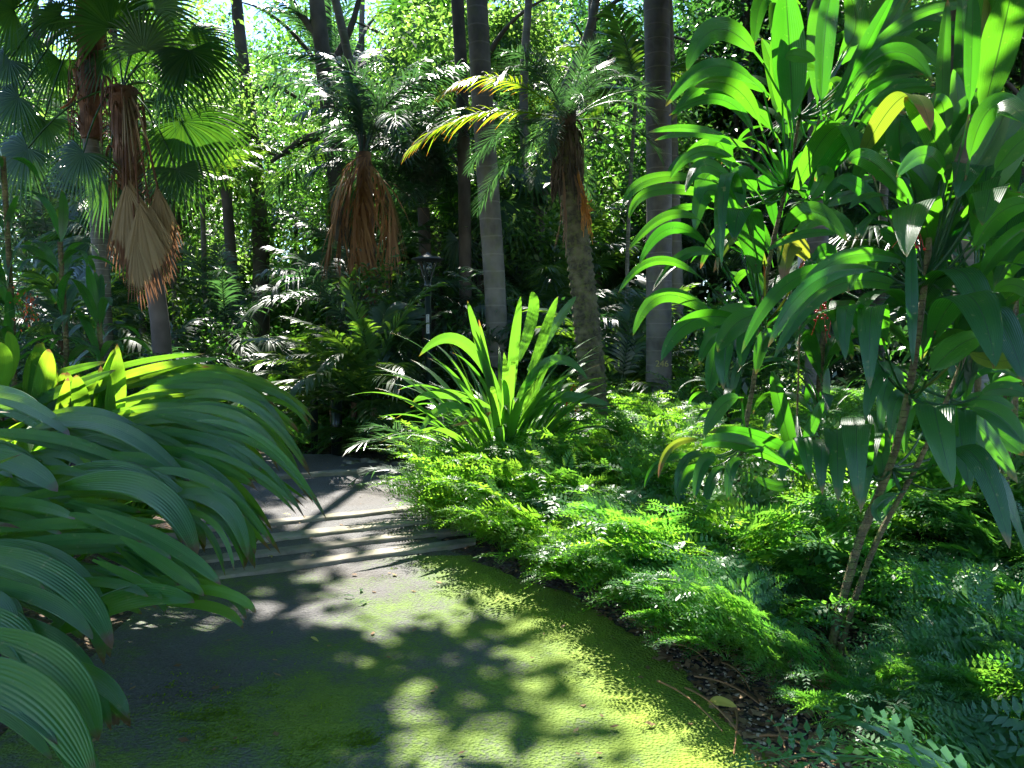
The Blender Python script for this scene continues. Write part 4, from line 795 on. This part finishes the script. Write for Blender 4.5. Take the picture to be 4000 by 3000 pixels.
# ------------------------------------------------------------------ the small palms beyond the path
def small_palm(label, x, y, z, meshes, n, s, group=None, yaw=None, name="small_palm", h=0.0):
    t = thing(name, label, "palm", (x, y, z), group=group)
    if h: mb = MB(); tube(mb, smooth_path([(0, 0, -.1), (.02, 0, h * .5), (0, 0, h)], 12), .045, 8, .1); link("trunk", mb.mesh("trunk", M['bark_fibre']), t)
    crown(t, (x, y, z + h), meshes, n, s, yaw=yaw); return t
p = at(805 * S22, 840 * S22, 10.2)
small_palm("feather palm with glinting pale fronds arching over the far bend of the path", p[0], 10.2, .35, FR['under'], 22, (.9, 1.3), h=.35)
small_palm("young feather palm with one bright green upright frond under the hanging brown fronds", a22(715, 800, 11.4)[0], 11.4, .1, FR['broadfrond'], 12, (.9, 1.15), h=.5)
p = g22(800, 1010); small_palm("low dark feather palm drooping to the ground by the path rocks", p[0] + .1, p[1] + .45, .1, FR['broadfrond'], 16, (.62, .8))
small_palm("low feather palm fanning out beneath the strap-leaved clump", a22(960, 960, 7.3)[0], 7.3, .12, FR['phoenix'], 14, (.75, 1.0))
small_palm("low feather palm behind the strap-leaved clump, towards the date palm", a22(1230, 900, 7.6)[0], 7.6, .12, FR['phoenix'], 12, (.75, 1.0))
SPM = bpy.data.objects["small_palm"]
def traced_frond(parent, pts, d, mat, dd=(0, 0), name="frond", **kw):
    P = [at(x / 3.90625, y / 3.90625, d + e) for (x, y), e in zip(pts, (0, dd[0], dd[1]))]; pl = np.array(parent.location)
    link(name, frond_mesh(name, M[mat], path=[q - pl for q in P], **kw), parent)
TK_ = dict(nl=27, ll=.40, lw=.055, droop=.30, vee=8, sweep=35, stem_r=.011, start=.12)
for pts, dd in (([(1341, 1501), (1221, 1417), (950, 1405)], (-.2, -.5)), ([(1383, 1640), (1221, 1588), (1005, 1650)], (-.3, -.7)), ([(1431, 1411), (1341, 1320), (1118, 1237)], (-.1, -.2)), ([(1437, 1441), (1401, 1261), (1355, 1104)], (0, .1)),
                ([(1437, 1411), (1461, 1310), (1580, 1330)], (.2, .3)), ([(1430, 1500), (1530, 1420), (1590, 1560)], (.1, .3)), ([(1420, 1480), (1330, 1380), (1200, 1500)], (-.5, -.9)), ([(1440, 1440), (1490, 1260), (1530, 1190)], (.3, .6)), ([(1400, 1640), (1480, 1570), (1600, 1600)], (-.4, -.8))):
    traced_frond(SPM, pts, 10.1, 'palm', dd, **TK_)
# glossy plant at the left edge
t = thing("dracaena", "glossy broad-leaved shrub with orange-red flower spikes above the palm grass", "shrub", tuple(np.array([a22(20, 700, 6.5)[0], 6.5, .2])))
for j, (dx, hh) in enumerate(((0, 2.9), (.45, 2.2), (-.4, 2.5), (.75, 1.6))):
    mb = MB(); tube(mb, smooth_path([(dx * .5, 0, 0), (dx, .05, hh * .5), (dx, 0, hh)], 14), .022, 8, .05); link("stem", mb.mesh("stem", M['bark_stem']), t)
    for q in range(26): link("leaf", R.choice(bl), t, (dx, 0, hh * R.uniform(.35, 1)), (R.uniform(-.15, .15), R.uniform(-.2, .2), R.uniform(0, 6.3)), R.uniform(.65, .9))
for x, y in ((48, 655), (62, 675)):
    mb = MB(); p = a22(x, y, 6.1)
    for q in range(60): c = p + np.array([R.uniform(-.07, .07), R.uniform(-.05, .05), R.uniform(-.13, .13)]); d = nz(rng.standard_normal(3)) * .03; s_ = nz(np.cross(d, [0, 0, 1])) * .008; mb.add([c, c + d * .5 + s_, c + d, c + d * .5 - s_], [0, 1, 2, 3])
    link("blossoms", mb.mesh("blossoms", M['flower']), t, tuple(-np.array(t.location)))

# ------------------------------------------------------------------ litter, pebbles, rocks, sticks, moss
mb = MB(); th = np.linspace(0, pi, 4); ph = np.linspace(0, 2 * pi, 6, endpoint=False)
sph = np.stack([np.sin(th)[:, None] * np.cos(ph), np.sin(th)[:, None] * np.sin(ph), np.cos(th)[:, None] + 0 * ph], -1)
k = 0
while k < 5200:
    x = R.uniform(.6, 3.2); y = R.uniform(1.7, 4.6); e = x - float(path_r(np.array(y)))
    if e < -.02 or (e < .05 and R.random() < .5) or R.random() < min(.92, (x - 1.0) / 2.4): continue
    z = float(bed_z(np.array(x), np.array(y))); r = R.uniform(.003, .010) * (1.0 if R.random() < .95 else 1.6)
    mb.grid(sph * np.array([r * R.uniform(.8, 1.5), r * R.uniform(.8, 1.3), r * .75]) @ np.array([[cos(k), sin(k), 0], [-sin(k), cos(k), 0], [0, 0, 1]]) + np.array([x, y, z + .006]), closed=True); k += 1
tag(link("pebbles", mb.mesh("pebbles", M['pebble'])), "cream and tan pebbles and small fruits scattered on the soil beside the moss", "pebbles", kind="stuff")
def scatter(name, mat, n, fn, size, label, cat):
    mb = MB(); Cn = []
    while len(Cn) < n:
        q = fn()
        if q is not None: Cn.append(q)
    Cn = np.array(Cn); a = rng.random(n) * 6.3; l = size * (.5 + rng.random(n)); w = l * .3; t_ = rng.uniform(-.35, .35, n)
    d = np.stack([np.cos(a), np.sin(a), t_], 1); s = np.stack([-np.sin(a), np.cos(a), rng.uniform(-.3, .3, n)], 1)
    V = np.stack([Cn, Cn + d * (l * .5)[:, None] + s * w[:, None], Cn + d * l[:, None], Cn + d * (l * .5)[:, None] - s * w[:, None]], 1) + np.array([0, 0, .012])
    mb.add(V.reshape(-1, 3), np.arange(4 * n).reshape(-1, 4), None, np.repeat(rng.random(n), 4)); tag(link(name, mb.mesh(name, M[mat])), label, cat, kind="stuff")
def bed_pt():
    y = R.uniform(1.5, 14); x = R.uniform(-.75 * y - .5, .75 * y + .5)
    if path_l(np.array(y)) < x < path_r(np.array(y)) and y < 9.7: return None
    return (x, y, float(bed_z(np.array(x), np.array(y))))
scatter("leaf_litter", 'litter', 9000, bed_pt, .05, "brown leaf litter lying between the plants in the beds", "leaf litter")
def gr_pt():
    y = R.uniform(2.0, 4.5); x = float(path_r(np.array(y))) + abs(R.gauss(0, .35)) - .03; return (x, y, float(bed_z(np.array(x), np.array(y))) + .004)
scatter("leaf_litter", 'litter', 1300, gr_pt, .035, "tan leaf scraps among the pebbles at the path edge", "leaf litter")
def path_pt():
    y = R.uniform(1.8, 9.4); x = R.uniform(-2.6, .9)
    if not (path_l(np.array(y)) < x < path_r(np.array(y)) - .03): return None
    return (x, y, float(path_h(np.array(x), np.array(y))) + .002)
scatter("leaf_litter", "litter", 300, gr_pt, .055, "larger curled dry leaves lying on the soil under the twin-stemmed cordyline", "leaf litter")
scatter("fallen_leaves", 'litter', 150, path_pt, .035, "small dry leaves dropped on the path and steps", "fallen leaves")
for i in range(9):
    p = g22(R.uniform(570, 960), R.uniform(1050, 1400)); p[2] = float(path_h(np.array(p[0]), np.array(p[1]))) + .012
    mb = MB(); blade(mb, np.array([[0, 0, 0], [.02, .01, .008], [.045, .015, .01], [.075, .01, .004]]), .03, 'oval', 3, .2); link_ = tag(link("fallen_leaf", mb.mesh("fallen_leaf", M['cord'] if i % 2 else M['yellow']), None, tuple(p), (0, 0, R.uniform(0, 6.3))), "small pale fresh leaf lying on the path among others like it", "leaf", "pale leaves dropped on the path")
mb = MB(); blade(mb, quad3((0, 0, 0), (.06, 0, .035), (.13, .01, .02), 10), .065, 'oval', 7, .25, sag=.1); tag(link("fallen_leaf", mb.mesh("fallen_leaf", M['yellow']), None, tuple(g22(1548, 1550) + np.array([-.03, .03, .05])), (.5, 0, -.7)), "large pale yellow fallen leaf resting on the pebbles", "leaf")
for i, (x0, y0, x1, y1) in enumerate([(1480, 1495, 1600, 1600), (1500, 1470, 1640, 1530), (1420, 1480, 1560, 1590), (1560, 1440, 1620, 1500), (1345, 1340, 1420, 1390), (1300, 1290, 1400, 1345), (1640, 1600, 1760, 1640), (1660, 1560, 1700, 1650), (1450, 1400, 1530, 1440), (1590, 1545, 1585, 1640)]):
    p = g22(x0, y0, .03); q = g22(x1, y1, .03); mb = MB(); tube(mb, quad3((0, 0, 0), (q - p) / 2 + [.01, .01, .02], q - p, 9), np.linspace(.005, .003, 9), 6, .1)
    tag(link("twig", mb.mesh("twig", M['dead']), None, tuple(p + [0, 0, .02])), "dry tan twig lying among the pebbles by the moss edge", "twig", "twigs on the pebbles")
for i, (x, y, s) in enumerate([(735, 1028, .12), (760, 1020, .15), (785, 1032, .10), (800, 1018, .16), (825, 1030, .12), (845, 1040, .11), (770, 1045, .09), (700, 1010, .08), (815, 1048, .08), (860, 1022, .13)]):
    p = g22(x, y); mb = MB(); th = np.linspace(0, pi, 12); ph = np.linspace(0, 2 * pi, 18, endpoint=False)
    G = np.stack([np.sin(th)[:, None] * np.cos(ph), np.sin(th)[:, None] * np.sin(ph), np.cos(th)[:, None] * .6 + 0 * ph], -1)
    G *= (1 + .22 * np.sin(5 * G[..., 0] + i) * np.cos(4 * G[..., 1] + 2 * i) + .10 * rng.standard_normal(G.shape[:2]))[..., None] * s; G[0] = G[0].mean(0); G[-1] = G[-1].mean(0)
    mb.grid(G, closed=True); tag(link("rock", mb.mesh("rock", M['rock']), None, tuple(p + [0, 0, .05])), "rough mossy edging rock in the little pile at the far bend of the path", "rock", "edging rocks at the far bend")
# moss tufts on the asphalt
mb = MB()
for (cx, cy, rx, ry, n) in [(560, 1500, 110, 60, 60), (690, 1590, 60, 60, 40), (450, 1570, 100, 50, 45), (770, 1600, 40, 25, 22), (640, 1440, 70, 40, 20), (905, 1225, 20, 8, 4), (820, 1240, 30, 10, 4), (700, 1520, 70, 30, 24), (1150, 1330, 30, 20, 5), (380, 1500, 80, 40, 25)]:
    for _ in range(n):
        p = g22(R.gauss(cx, rx * .6), R.gauss(cy, ry * .6)); a = R.uniform(-.5, .5)
        for j in range(16):
            q = p + np.array([R.gauss(0, .03), R.gauss(0, .012), 0]); l = R.uniform(.010, .024); d = nz(np.array([cos(a) + R.gauss(0, .5), R.gauss(0, .5), .35])) * l; s_ = nz(np.cross(d, [0, 0, 1])) * l * .22
            mb.add([q, q + d * .5 + s_, q + d, q + d * .5 - s_], [0, 1, 2, 3])
tag(link("moss", mb.mesh("moss", M['mossm'])), "shaggy yellow-green moss tufts on the shaded side of the path", "moss", kind="stuff")

MIDLIT = [(700, 1150, 6.0), (850, 1130, 6.4), (790, 1570, 3.1), (1300, 1450, 3.6), (1170, 1330, 4.0), (1150, 1080, 5.5), (1050, 430, 7.7), (1150, 350, 7.8), (700, 780, 10.2), (620, 880, 10.2), (780, 680, 10.5), (790, 480, 12), (760, 560, 12), (280, 480, 9.7), (180, 210, 10.9), (430, 280, 10), (560, 560, 16), (450, 300, 18), (1000, 600, 11), (1090, 750, 7), (860, 300, 12.5), (480, 700, 13), (1600, 800, 12)]
def blocks(x, y, z, r):
    for q in MIDLIT:
        v = np.array([x, y, z]) - a22(*q); t_ = v @ SUN
        if t_ > 0 and np.linalg.norm(v - t_ * SUN) < r: return True
    return False
# ------------------------------------------------------------------ understorey beyond
UF = [fan_mesh("frond", M['fan'], L, p, b, r) for L, p, b, r in ((.9, 80, 60, .5), (1.0, 60, 70, .5), (.9, 40, 70, .5), (.8, 20, 60, .45))]
SH = []
for k, (mt, sz, asp) in enumerate((('tree_b', .11, .45), ('tree_a', .09, .5), ('tree_b', .16, .35), ('palm', .13, .3))):
    mb = MB(); leaves_into(mb, crown_points(150, 1.0, 2.0, 31 + k, .3, .75) + [0, 0, .8], sz, 16, .16, .35, asp); SH.append(mb.mesh("foliage", M[mt]))
sh_lab = ["dark small-leaved shrub in the thicket beyond the palms", "light green small-leaved shrub in the thicket beyond the palms", "large-leaved dark shrub in the thicket beyond the palms", "narrow-leaved shrub in the thicket beyond the palms"]
fp_lab = {'under': "green feather palm seedling in the understorey beyond the palms", 'blue': "blue-green feather palm in the dim understorey beyond the palms", 'broadfrond': "broad-fronded young palm in the understorey beyond the palms", 'fan': "young fan palm in the understorey beyond the palms"}
n_un = 0
for i in range(400):
    if n_un >= 150: break
    y = 9.9 + 13 * R.random() ** 1.25; x = R.uniform(-.72 * y - .5, .72 * y + .5)
    if y < 11.2 and -4.2 < x < -.2: continue
    if abs(x - (-1.2)) < .5 and y < 15.5 and R.random() < .7: continue
    pxu = float(project([[x, y, .5]])[0][0]) / S22
    if any(abs(pxu - c) < w and y < D + .3 for c, w, D in ((924, 110, 10.6), (720, 130, 10.4), (1425, 60, 9.6), (350, 60, 10), (1226, 60, 8.2), (656, 40, 12), (560, 170, 12.8), (800, 120, 10.4))): continue
    if blocks(x, y, 1.0, 1.0) and y < 14: continue
    q = R.random(); n_un += 1
    if q < .42:
        k = R.randrange(4); t = thing("shrub", sh_lab[k], "shrub", (x, y, R.uniform(-.5, .1)), R.uniform(0, 6.3), R.uniform(.6, 1.15), "shrubs of one kind: " + sh_lab[k]); link("foliage", SH[k], t)
    else:
        key = 'under' if q < .60 else 'blue' if q < .78 else 'broadfrond' if q < .88 else 'fan'
        small_palm(fp_lab[key], x, y, 0, UF if key == 'fan' else FR[key], 9 if key != 'fan' else 12, (.7, 1.0) if key == 'blue' else (.8, 1.25), group=fp_lab[key].split(" in the")[0] + "s", h=R.choice([.15, .4, .9, 1.6]))
for i in range(46):       # low dark ferns past the bend
    y = R.uniform(9.9, 14); x = R.uniform(-.5 * y, .1 * y); fern(x, y, 0, FD, "dim fern in the dark bed beyond the end of the path", "ferns beyond the path end", 7, R.uniform(.7, 1.1))

mp_lab = {'king': "tall feather palm standing among the forest trees behind the garden", 'blue': "blue-green feather palm standing among the forest trees behind the garden", 'fan': "tall fan palm standing among the forest trees behind the garden"}
BF = [fan_mesh("frond", M['fan'], L, p, b, r) for L, p, b, r in ((1.2, 80, 60, .8), (1.3, 60, 70, .8), (1.2, 40, 70, .8), (1.1, 10, 70, .75))]
for i in range(105):
    y = R.uniform(12.5, 28); x = R.uniform(-.70, .70) * y; h = R.uniform(.16, .42) * y * R.choice([.6, 1])
    if blocks(x, y, h, 2.0): continue
    key = R.choice(['king', 'blue', 'blue', 'fan'])
    t = thing("forest_palm", mp_lab[key], "palm", (x, y, 0), R.uniform(0, 6.3), group=mp_lab[key].split(" standing")[0] + "s behind the garden")
    mb = MB(); tube(mb, smooth_path([(0, 0, -.1), (R.uniform(-.2, .2), 0, h * .5), (0, 0, h)], 16), np.linspace(.09, .07, 16), 10, .05); link("trunk", mb.mesh("trunk", M[R.choice(['bark_grey', 'bark_dark', 'bark_ring'])]), t)
    for q in range(13): link("frond", (BF if key == 'fan' else FR[key])[q % 4], t, (0, 0, h), (R.uniform(-.1, .1), R.uniform(-.1, .1), q * 2.4), R.uniform(.85, 1.15))

# ------------------------------------------------------------------ forest trees
TR = []
for k, (mt, sz) in enumerate((('tree_a', .17), ('tree_b', .16), ('tree_c', .15), ('tree_b', .22), ('tree_a', .13), ('tree_c', .19))):
    mb = MB(); leaves_into(mb, crown_points(420, 3.2, 6.5, 51 + k, .25, .62), sz, 26, .34, .35, .5); TR.append(mb.mesh("crown", M[mt]))
def limbs(mb, H, r, n=7, spread=2.2):
    for i in range(n):
        a = R.uniform(0, 6.3); z0 = H * R.uniform(.35, .95); e = np.array([cos(a) * spread * R.uniform(.6, 1.2), sin(a) * spread * R.uniform(.6, 1.2), z0 + R.uniform(.4, 2.2)]); p0 = np.array([0, 0, z0])
        P = quad3(p0, (p0 + e) / 2 + [R.uniform(-.2, .2), R.uniform(-.2, .2), .3], e, 9); tube(mb, P, np.linspace(r * .45, r * .1, 9), 7, .1)
tl = {0: "leafy mid-green forest tree", 1: "dark-leaved forest tree", 2: "pale yellow-green forest tree", 3: "large-leaved dark forest tree", 4: "fine-leaved green forest tree", 5: "loose yellow-green forest tree"}
TK = []
for k in range(4):
    mb = MB(); H = 9 + 2 * k % 5; tube(mb, smooth_path([(0, 0, -.2), (R.uniform(-.3, .3), R.uniform(-.3, .3), H * .5), (R.uniform(-.4, .4), 0, H)], 24), np.linspace(.2, .08, 24), 12, .06); limbs(mb, H, .16); TK.append(mb.mesh("trunk", M['bark_dark']))
def forest_tree(x, y, k, zc, s, where, sz=(1, 1, 1)):
    if blocks(x, y, zc, 2.3 * s): return None
    t = thing("forest_tree", tl[k] + " " + where, "tree", (x, y, 0), R.uniform(0, 6.3), 1.0, tl[k] + "s " + where)
    link("trunk", TK[R.randrange(4)], t, (0, 0, 0)); link("crown", TR[k], t, (0, 0, zc), (0, 0, R.uniform(0, 6.3)), (s * sz[0], s * sz[1], s * sz[2])); return t
for i in range(32):
    y = R.uniform(16, 26); x = R.uniform(-.72, .72) * y; u_ = x / y
    k = R.choice([0, 2, 4, 0, 5]) if u_ < 0.02 else R.choice([1, 3, 1, 0])
    forest_tree(x, y, k, R.uniform(2.2, 9.5), R.uniform(.6, .9), "in the nearer rank behind the palms")
for i in range(66):
    y = R.uniform(26, 50); x = R.uniform(-.75, .75) * y; u_ = x / y
    k = R.choice([0, 2, 2, 4, 5]) if u_ < -.05 else R.choice([1, 3, 0, 1, 4]) if u_ < .45 else R.choice([2, 5, 0])
    forest_tree(x, y, k, R.uniform(2.5, 14) + (y - 26) * .15, R.uniform(1.0, 1.45), "in the far rank closing the view")

for i in range(80):
    y = R.uniform(22, 46); x = R.uniform(-.75, .75) * y; k = R.randrange(3); sh = thing("shrub", "tall " + ["dark", "light green", "large-leaved"][k] + " bush closing the gaps between the far trunks", "shrub", (x, y, -1.6), R.uniform(0, 6.3), R.uniform(2.0, 3.0), "far bushes of one kind: " + ["dark", "light green", "large-leaved"][k]); link("foliage", SH[k], sh)

# named dark tree with the forked limb, and trunks that carry the added, unseen shade foliage
dt = thing("shade_tree", "dark crooked tree trunk with a long bare side limb beyond the fan palms", "tree", (a22(745, 800, 17)[0], 17, 0))
mb = MB(); pl = np.array(dt.location); tube(mb, np.array(smooth_path([pl + [.2, 0, -.1], a22(748, 620, 17), a22(733, 420, 17), a22(712, 250, 17), a22(690, 60, 17), a22(672, -120, 17)], 40)) - pl, np.linspace(.24, .15, 40), 14, .06)
for pts in ([(712, 285), (655, 300), (620, 325), (585, 350)], [(690, 80), (640, 20), (600, -60)], [(700, 180), (760, 60), (790, -60)]):
    tube(mb, np.array(smooth_path([a22(x, y, 17) for x, y in pts], 14)) - pl, np.linspace(.10, .04, 14), 9, .08)
link("trunk", mb.mesh("trunk", M['bark_dark']), dt)
dt2 = thing("shade_tree", "twisting pale-barked tree rising behind the date palm crown", "tree", (a22(1150, 700, 15)[0], 15, 0)); pl = np.array(dt2.location)
mb = MB(); tube(mb, np.array(smooth_path([pl + [0, 0, -.1], a22(1160, 500, 15), a22(1195, 300, 15), a22(1215, 190, 15), a22(1265, 100, 15), a22(1290, 0, 15), a22(1300, -140, 15)], 36)) - pl, np.linspace(.11, .07, 36), 12, .06)
tube(mb, np.array(smooth_path([a22(1160, 480, 15), a22(1130, 300, 15), a22(1133, 120, 15), a22(1143, 0, 15), a22(1140, -120, 15)], 30)) - pl, np.linspace(.10, .06, 30), 10, .06); link("trunk", mb.mesh("trunk", M['bark_grey']), dt2)
dt3 = thing("shade_tree", "dark trunk crossing the bright leafy gap beyond the tan dead fans", "tree", (a22(560, 800, 19)[0], 19, 0)); pl = np.array(dt3.location)
mb = MB(); tube(mb, np.array(smooth_path([pl + [0, 0, -.1], a22(565, 500, 19), a22(545, 300, 19), a22(520, 100, 19), a22(500, -120, 19)], 36)) - pl, np.linspace(.22, .12, 36), 12, .06)
for pts in ([(545, 300), (600, 340), (690, 300)], [(530, 200), (590, 180), (640, 210)]): tube(mb, np.array(smooth_path([a22(x, y, 19) for x, y in pts], 14)) - pl, np.linspace(.08, .04, 14), 9, .08)
link("trunk", mb.mesh("trunk", M['bark_dark']), dt3)

# Sunlit openings: spheres of air (x22, y22, depth, radius) that the added shading foliage leaves free of its shadow
LIT = [(1170, 1330, None, .3), (1260, 1420, None, .28), (1340, 1520, None, .25), (1450, 1600, None, .2), (1110, 1265, None, .22), (1000, 1225, None, .22), (1280, 1560, None, .12), (1300, 1640, None, .12), (1180, 1400, None, .10),
       (790, 1580, None, .27), (720, 1640, None, .18), (880, 1640, None, .15), (860, 1620, None, .14), (930, 1640, None, .1), (840, 1215, None, .22), (760, 1200, None, .12), (920, 1290, None, .2), (830, 1280, None, .16), (780, 1340, None, .14), (880, 1480, None, .10), (820, 1430, None, .10), (760, 1480, None, .08), (700, 1245, None, .08), (900, 1340, None, .06),
       (680, 1160, None, .25), (800, 1150, None, .25), (900, 1140, None, .2), (720, 1130, None, .15), (830, 1080, None, .2), (700, 1040, None, .15), (640, 1022, None, .2), (780, 1060, None, .12),
       (1550, 1560, None, .35), (1500, 1480, None, .35), (1680, 1500, None, .2), (1420, 1390, None, .28), (1640, 1620, None, .28), (1380, 1350, None, .12), (1650, 1540, None, .1), (1730, 1600, None, .1),
       (1150, 1100, 5.2, .55), (1050, 1060, 5.6, .4), (950, 1000, 6.4, .5), (1300, 1130, 5.2, .45), (1000, 1130, 5.4, .3), (1400, 1220, 4.4, .4), (1300, 1240, 4.3, .25), (1500, 1080, 4.9, .18), (1550, 1200, 4.5, .2), (1230, 1060, 5.8, .25), (1100, 1000, 6.2, .3), (1380, 870, 8.5, .25), (1500, 1180, 4.8, .35),
       (1090, 800, 7, .75), (1000, 850, 7, .5), (1190, 760, 7, .5), (1100, 680, 7, .4), (960, 780, 6.8, .3),
       (250, 800, 5.0, .42), (120, 760, 5.0, .45), (400, 830, 5.0, .38), (330, 790, 5.2, .3), (500, 880, 4.8, .22), (560, 930, 4.0, .25), (480, 830, 4.7, .3), (600, 980, 3.9, .15), (380, 760, 5.2, .3), (60, 740, 4.8, .35), (450, 880, 4.6, .2), (200, 860, 4.4, .2), (560, 880, 4.4, .2),
       (1600, 110, 4, .3), (1540, 180, 3.9, .3), (1500, 280, 3.8, .22), (1700, 60, 4, .3), (1720, 200, 4, .22), (1800, 120, 4, .2), (1540, 390, 3.9, .2), (1420, 420, 4, .2), (1480, 530, 4, .3), (1400, 560, 4, .2), (1480, 650, 3.8, .25), (1430, 720, 3.8, .2), (1560, 760, 3.8, .15), (1640, 500, 3.9, .15), (1830, 380, 3.6, .15), (1930, 350, 3.1, .12), (1980, 460, 3.0, .14), (1750, 640, 2.9, .22), (1880, 660, 2.9, .12), (2080, 680, 2.7, .18), (2150, 150, 3, .18), (1950, 260, 3.4, .12), (1710, 400, 3.9, .12), (1850, 960, 2.9, .07), (2020, 920, 2.8, .1), (1550, 960, 3.9, .12),
       (1050, 430, 7.7, .55), (980, 460, 7.6, .35), (1150, 350, 7.8, .5), (1265, 470, 7.9, .2), (1280, 760, 7.9, .15), (1060, 600, 10.9, .15), (680, 790, 10.2, .7), (620, 880, 10.2, .6), (330, 700, 13, 1.2), (560, 500, 16, 2.0), (450, 300, 18, 2.5), (650, 300, 17, 1.5), (860, 250, 12.5, 1.2), (960, 650, 13, 1.0), (330, 270, 10, .7), (430, 300, 10, .6), (1500, 750, 14, 1.5), (760, 700, 10.5, .4), (790, 480, 12, .5), (760, 560, 12, .4), (640, 890, 9.8, .3), (280, 480, 9.7, .35), (180, 210, 10.9, .2), (240, 240, 9.8, .15), (925, 560, 16, .25)]
for _ in range(90): LIT.append((R.uniform(900, 2200), R.uniform(950, 1650), None, R.uniform(.02, .12)))
for _ in range(30): LIT.append((R.uniform(1400, 2200), R.uniform(50, 1100), R.uniform(3, 5), R.uniform(.02, .1)))
for _ in range(70): LIT.append((R.uniform(0, 2200), R.uniform(300, 900), R.uniform(9.5, 17), R.uniform(.1, .6)))
LC = np.array([(g22(x, y) if d is None else a22(x, y, d)) for x, y, d, r in LIT]); LR = np.array([r for *_, r in LIT])
def shade_points(n, seed):
    r = np.random.default_rng(seed); y = r.uniform(2.5, 24, n); x = r.uniform(-1, 1, n) * (5 + .45 * y) ; z = 2.6 + .50 * y + r.random(n) * 2.2
    P = np.stack([x, y, z], 1); keep = np.ones(n, bool)
    for c, rad in zip(LC, LR):
        v = P - c; s = v @ SUN; dd = np.linalg.norm(v - s[:, None] * SUN, axis=1); keep &= ~((dd < rad + .34) & (s > 0))
    hole = vnoise(x * .9 + z * .1, y * .9 - .7 * z, 1.6, 3) + .35 * vnoise(x, y - .78 * z, 4.5, 8) > .52
    ysh = y - z / tan(SUN_EL)                                    # where its shadow falls
    keep &= ~(hole & ((ysh > 5.0) | (x - z * .19 > .9)))
    keep &= ~((ysh > 8) & (r.random(n) < .86))
    return P[keep]
SP = shade_points(11500, 5)
DARK = [(1226, 200, 8, .6, 30), (1300, 150, 8, .5, 20), (2100, 400, 3.6, .5, 22), (2000, 850, 3.2, .4, 30), (2150, 1000, 3.4, .5, 40), (2050, 1150, 4.0, .6, 40), (2120, 1050, 5, .6, 30), (1750, 1050, 5.5, .4, 12), (1980, 1300, 3.2, .4, 20), (1900, 600, 3.8, .4, 10), (330, 1400, None, .5, 40), (430, 1500, None, .5, 40), (300, 1600, None, .55, 70), (480, 1620, None, .2, 22), (380, 1500, None, .4, 40), (500, 1300, None, .25, 16), (400, 1250, None, .3, 16), (560, 1430, None, .15, 8),
        (960, 1410, None, .2, 4), (1020, 1500, None, .16, 3), (700, 1400, None, .15, 4), (600, 1430, None, .2, 9), (500, 1590, None, .18, 18), (1130, 1600, None, .16, 8), (590, 1200, None, .25, 14), (740, 1235, None, .12, 5), (1250, 1650, None, .08, 2),
        (150, 1100, 2.3, .5, 30), (100, 1350, 1.8, .4, 26), (300, 1100, 2.5, .4, 26), (200, 1500, 1.7, .4, 24), (350, 1250, 2.3, .3, 16), (100, 950, 3.0, .4, 20), (600, 1220, None, .3, 10),
        (2050, 1000, 3.3, .5, 30), (2150, 800, 3.3, .4, 22), (1950, 750, 3.3, .3, 14), (2100, 500, 3.3, .35, 12), (1800, 850, 4.2, .4, 16), (1700, 900, 4.6, .4, 16), (2100, 1250, 3.0, .5, 20), (1420, 300, 9.6, .5, 16), (1420, 600, 9.6, .5, 16), (1760, 300, 8.5, .5, 10)]
dk = []; dk_left = []  # extra leaf clusters set up the sun ray from each spot to darken it
for x, y, d, r_, n_ in DARK:
    c = g22(x, y) if d is None else a22(x, y, d)
    for _ in range(n_):
        p = c + r_ * np.array([R.uniform(-1, 1), R.uniform(-1, 1), R.uniform(-.6, .6) * (d is not None)]); h = R.uniform(.2, 2.2); s_ = (2.6 + h + .5 * p[1] - p[2]) / (SUN[2] - .5 * SUN[1]); dk.append(p + SUN * s_); dk_left.append((x < 600 and y > 1450) or (x, y) in ((960, 1410), (1020, 1500)))
dk = np.array(dk); keep = np.ones(len(dk), bool)
left_ = np.array(dk_left)
for c, rad in zip(LC, LR):
    v = dk - c; q_ = v @ SUN; keep &= left_ |  ~((np.linalg.norm(v - q_[:, None] * SUN, axis=1) < rad + .26) & (q_ > 0))
SP = np.vstack([SP, dk[keep]])
owners = [(dt, [p for p in SP if p[0] < -1.2]), (dt2, [p for p in SP if -1.2 <= p[0] < 3.2]), (None, [p for p in SP if p[0] >= 3.2])]
dt4 = thing("shade_tree", "grey forked tree trunk standing in the gap behind the frame-edge cordylines", "tree", (7.2, 12.5, 0)); mb = MB(); tube(mb, smooth_path([(0, 0, -.1), (.1, 0, 4), (-.1, 0, 8.5)], 24), np.linspace(.2, .1, 24), 12, .05); limbs(mb, 8.5, .15); link("trunk", mb.mesh("trunk", M['bark_grey']), dt4)  # carries the outermost part of the added shade foliage
for o, pts in owners:
    o = o or dt4; pts = np.array(pts); mb = MB(); leaves_into(mb, pts, .25, 24, .20, .3, .5); link("crown", mb.mesh("crown", M['tree_b']), o, tuple(-np.array(o.location)))  # not grown crowns: leaf clusters added above the view to shape the dappled shade
print("objects", len(bpy.data.objects), "shade clusters", len(SP))
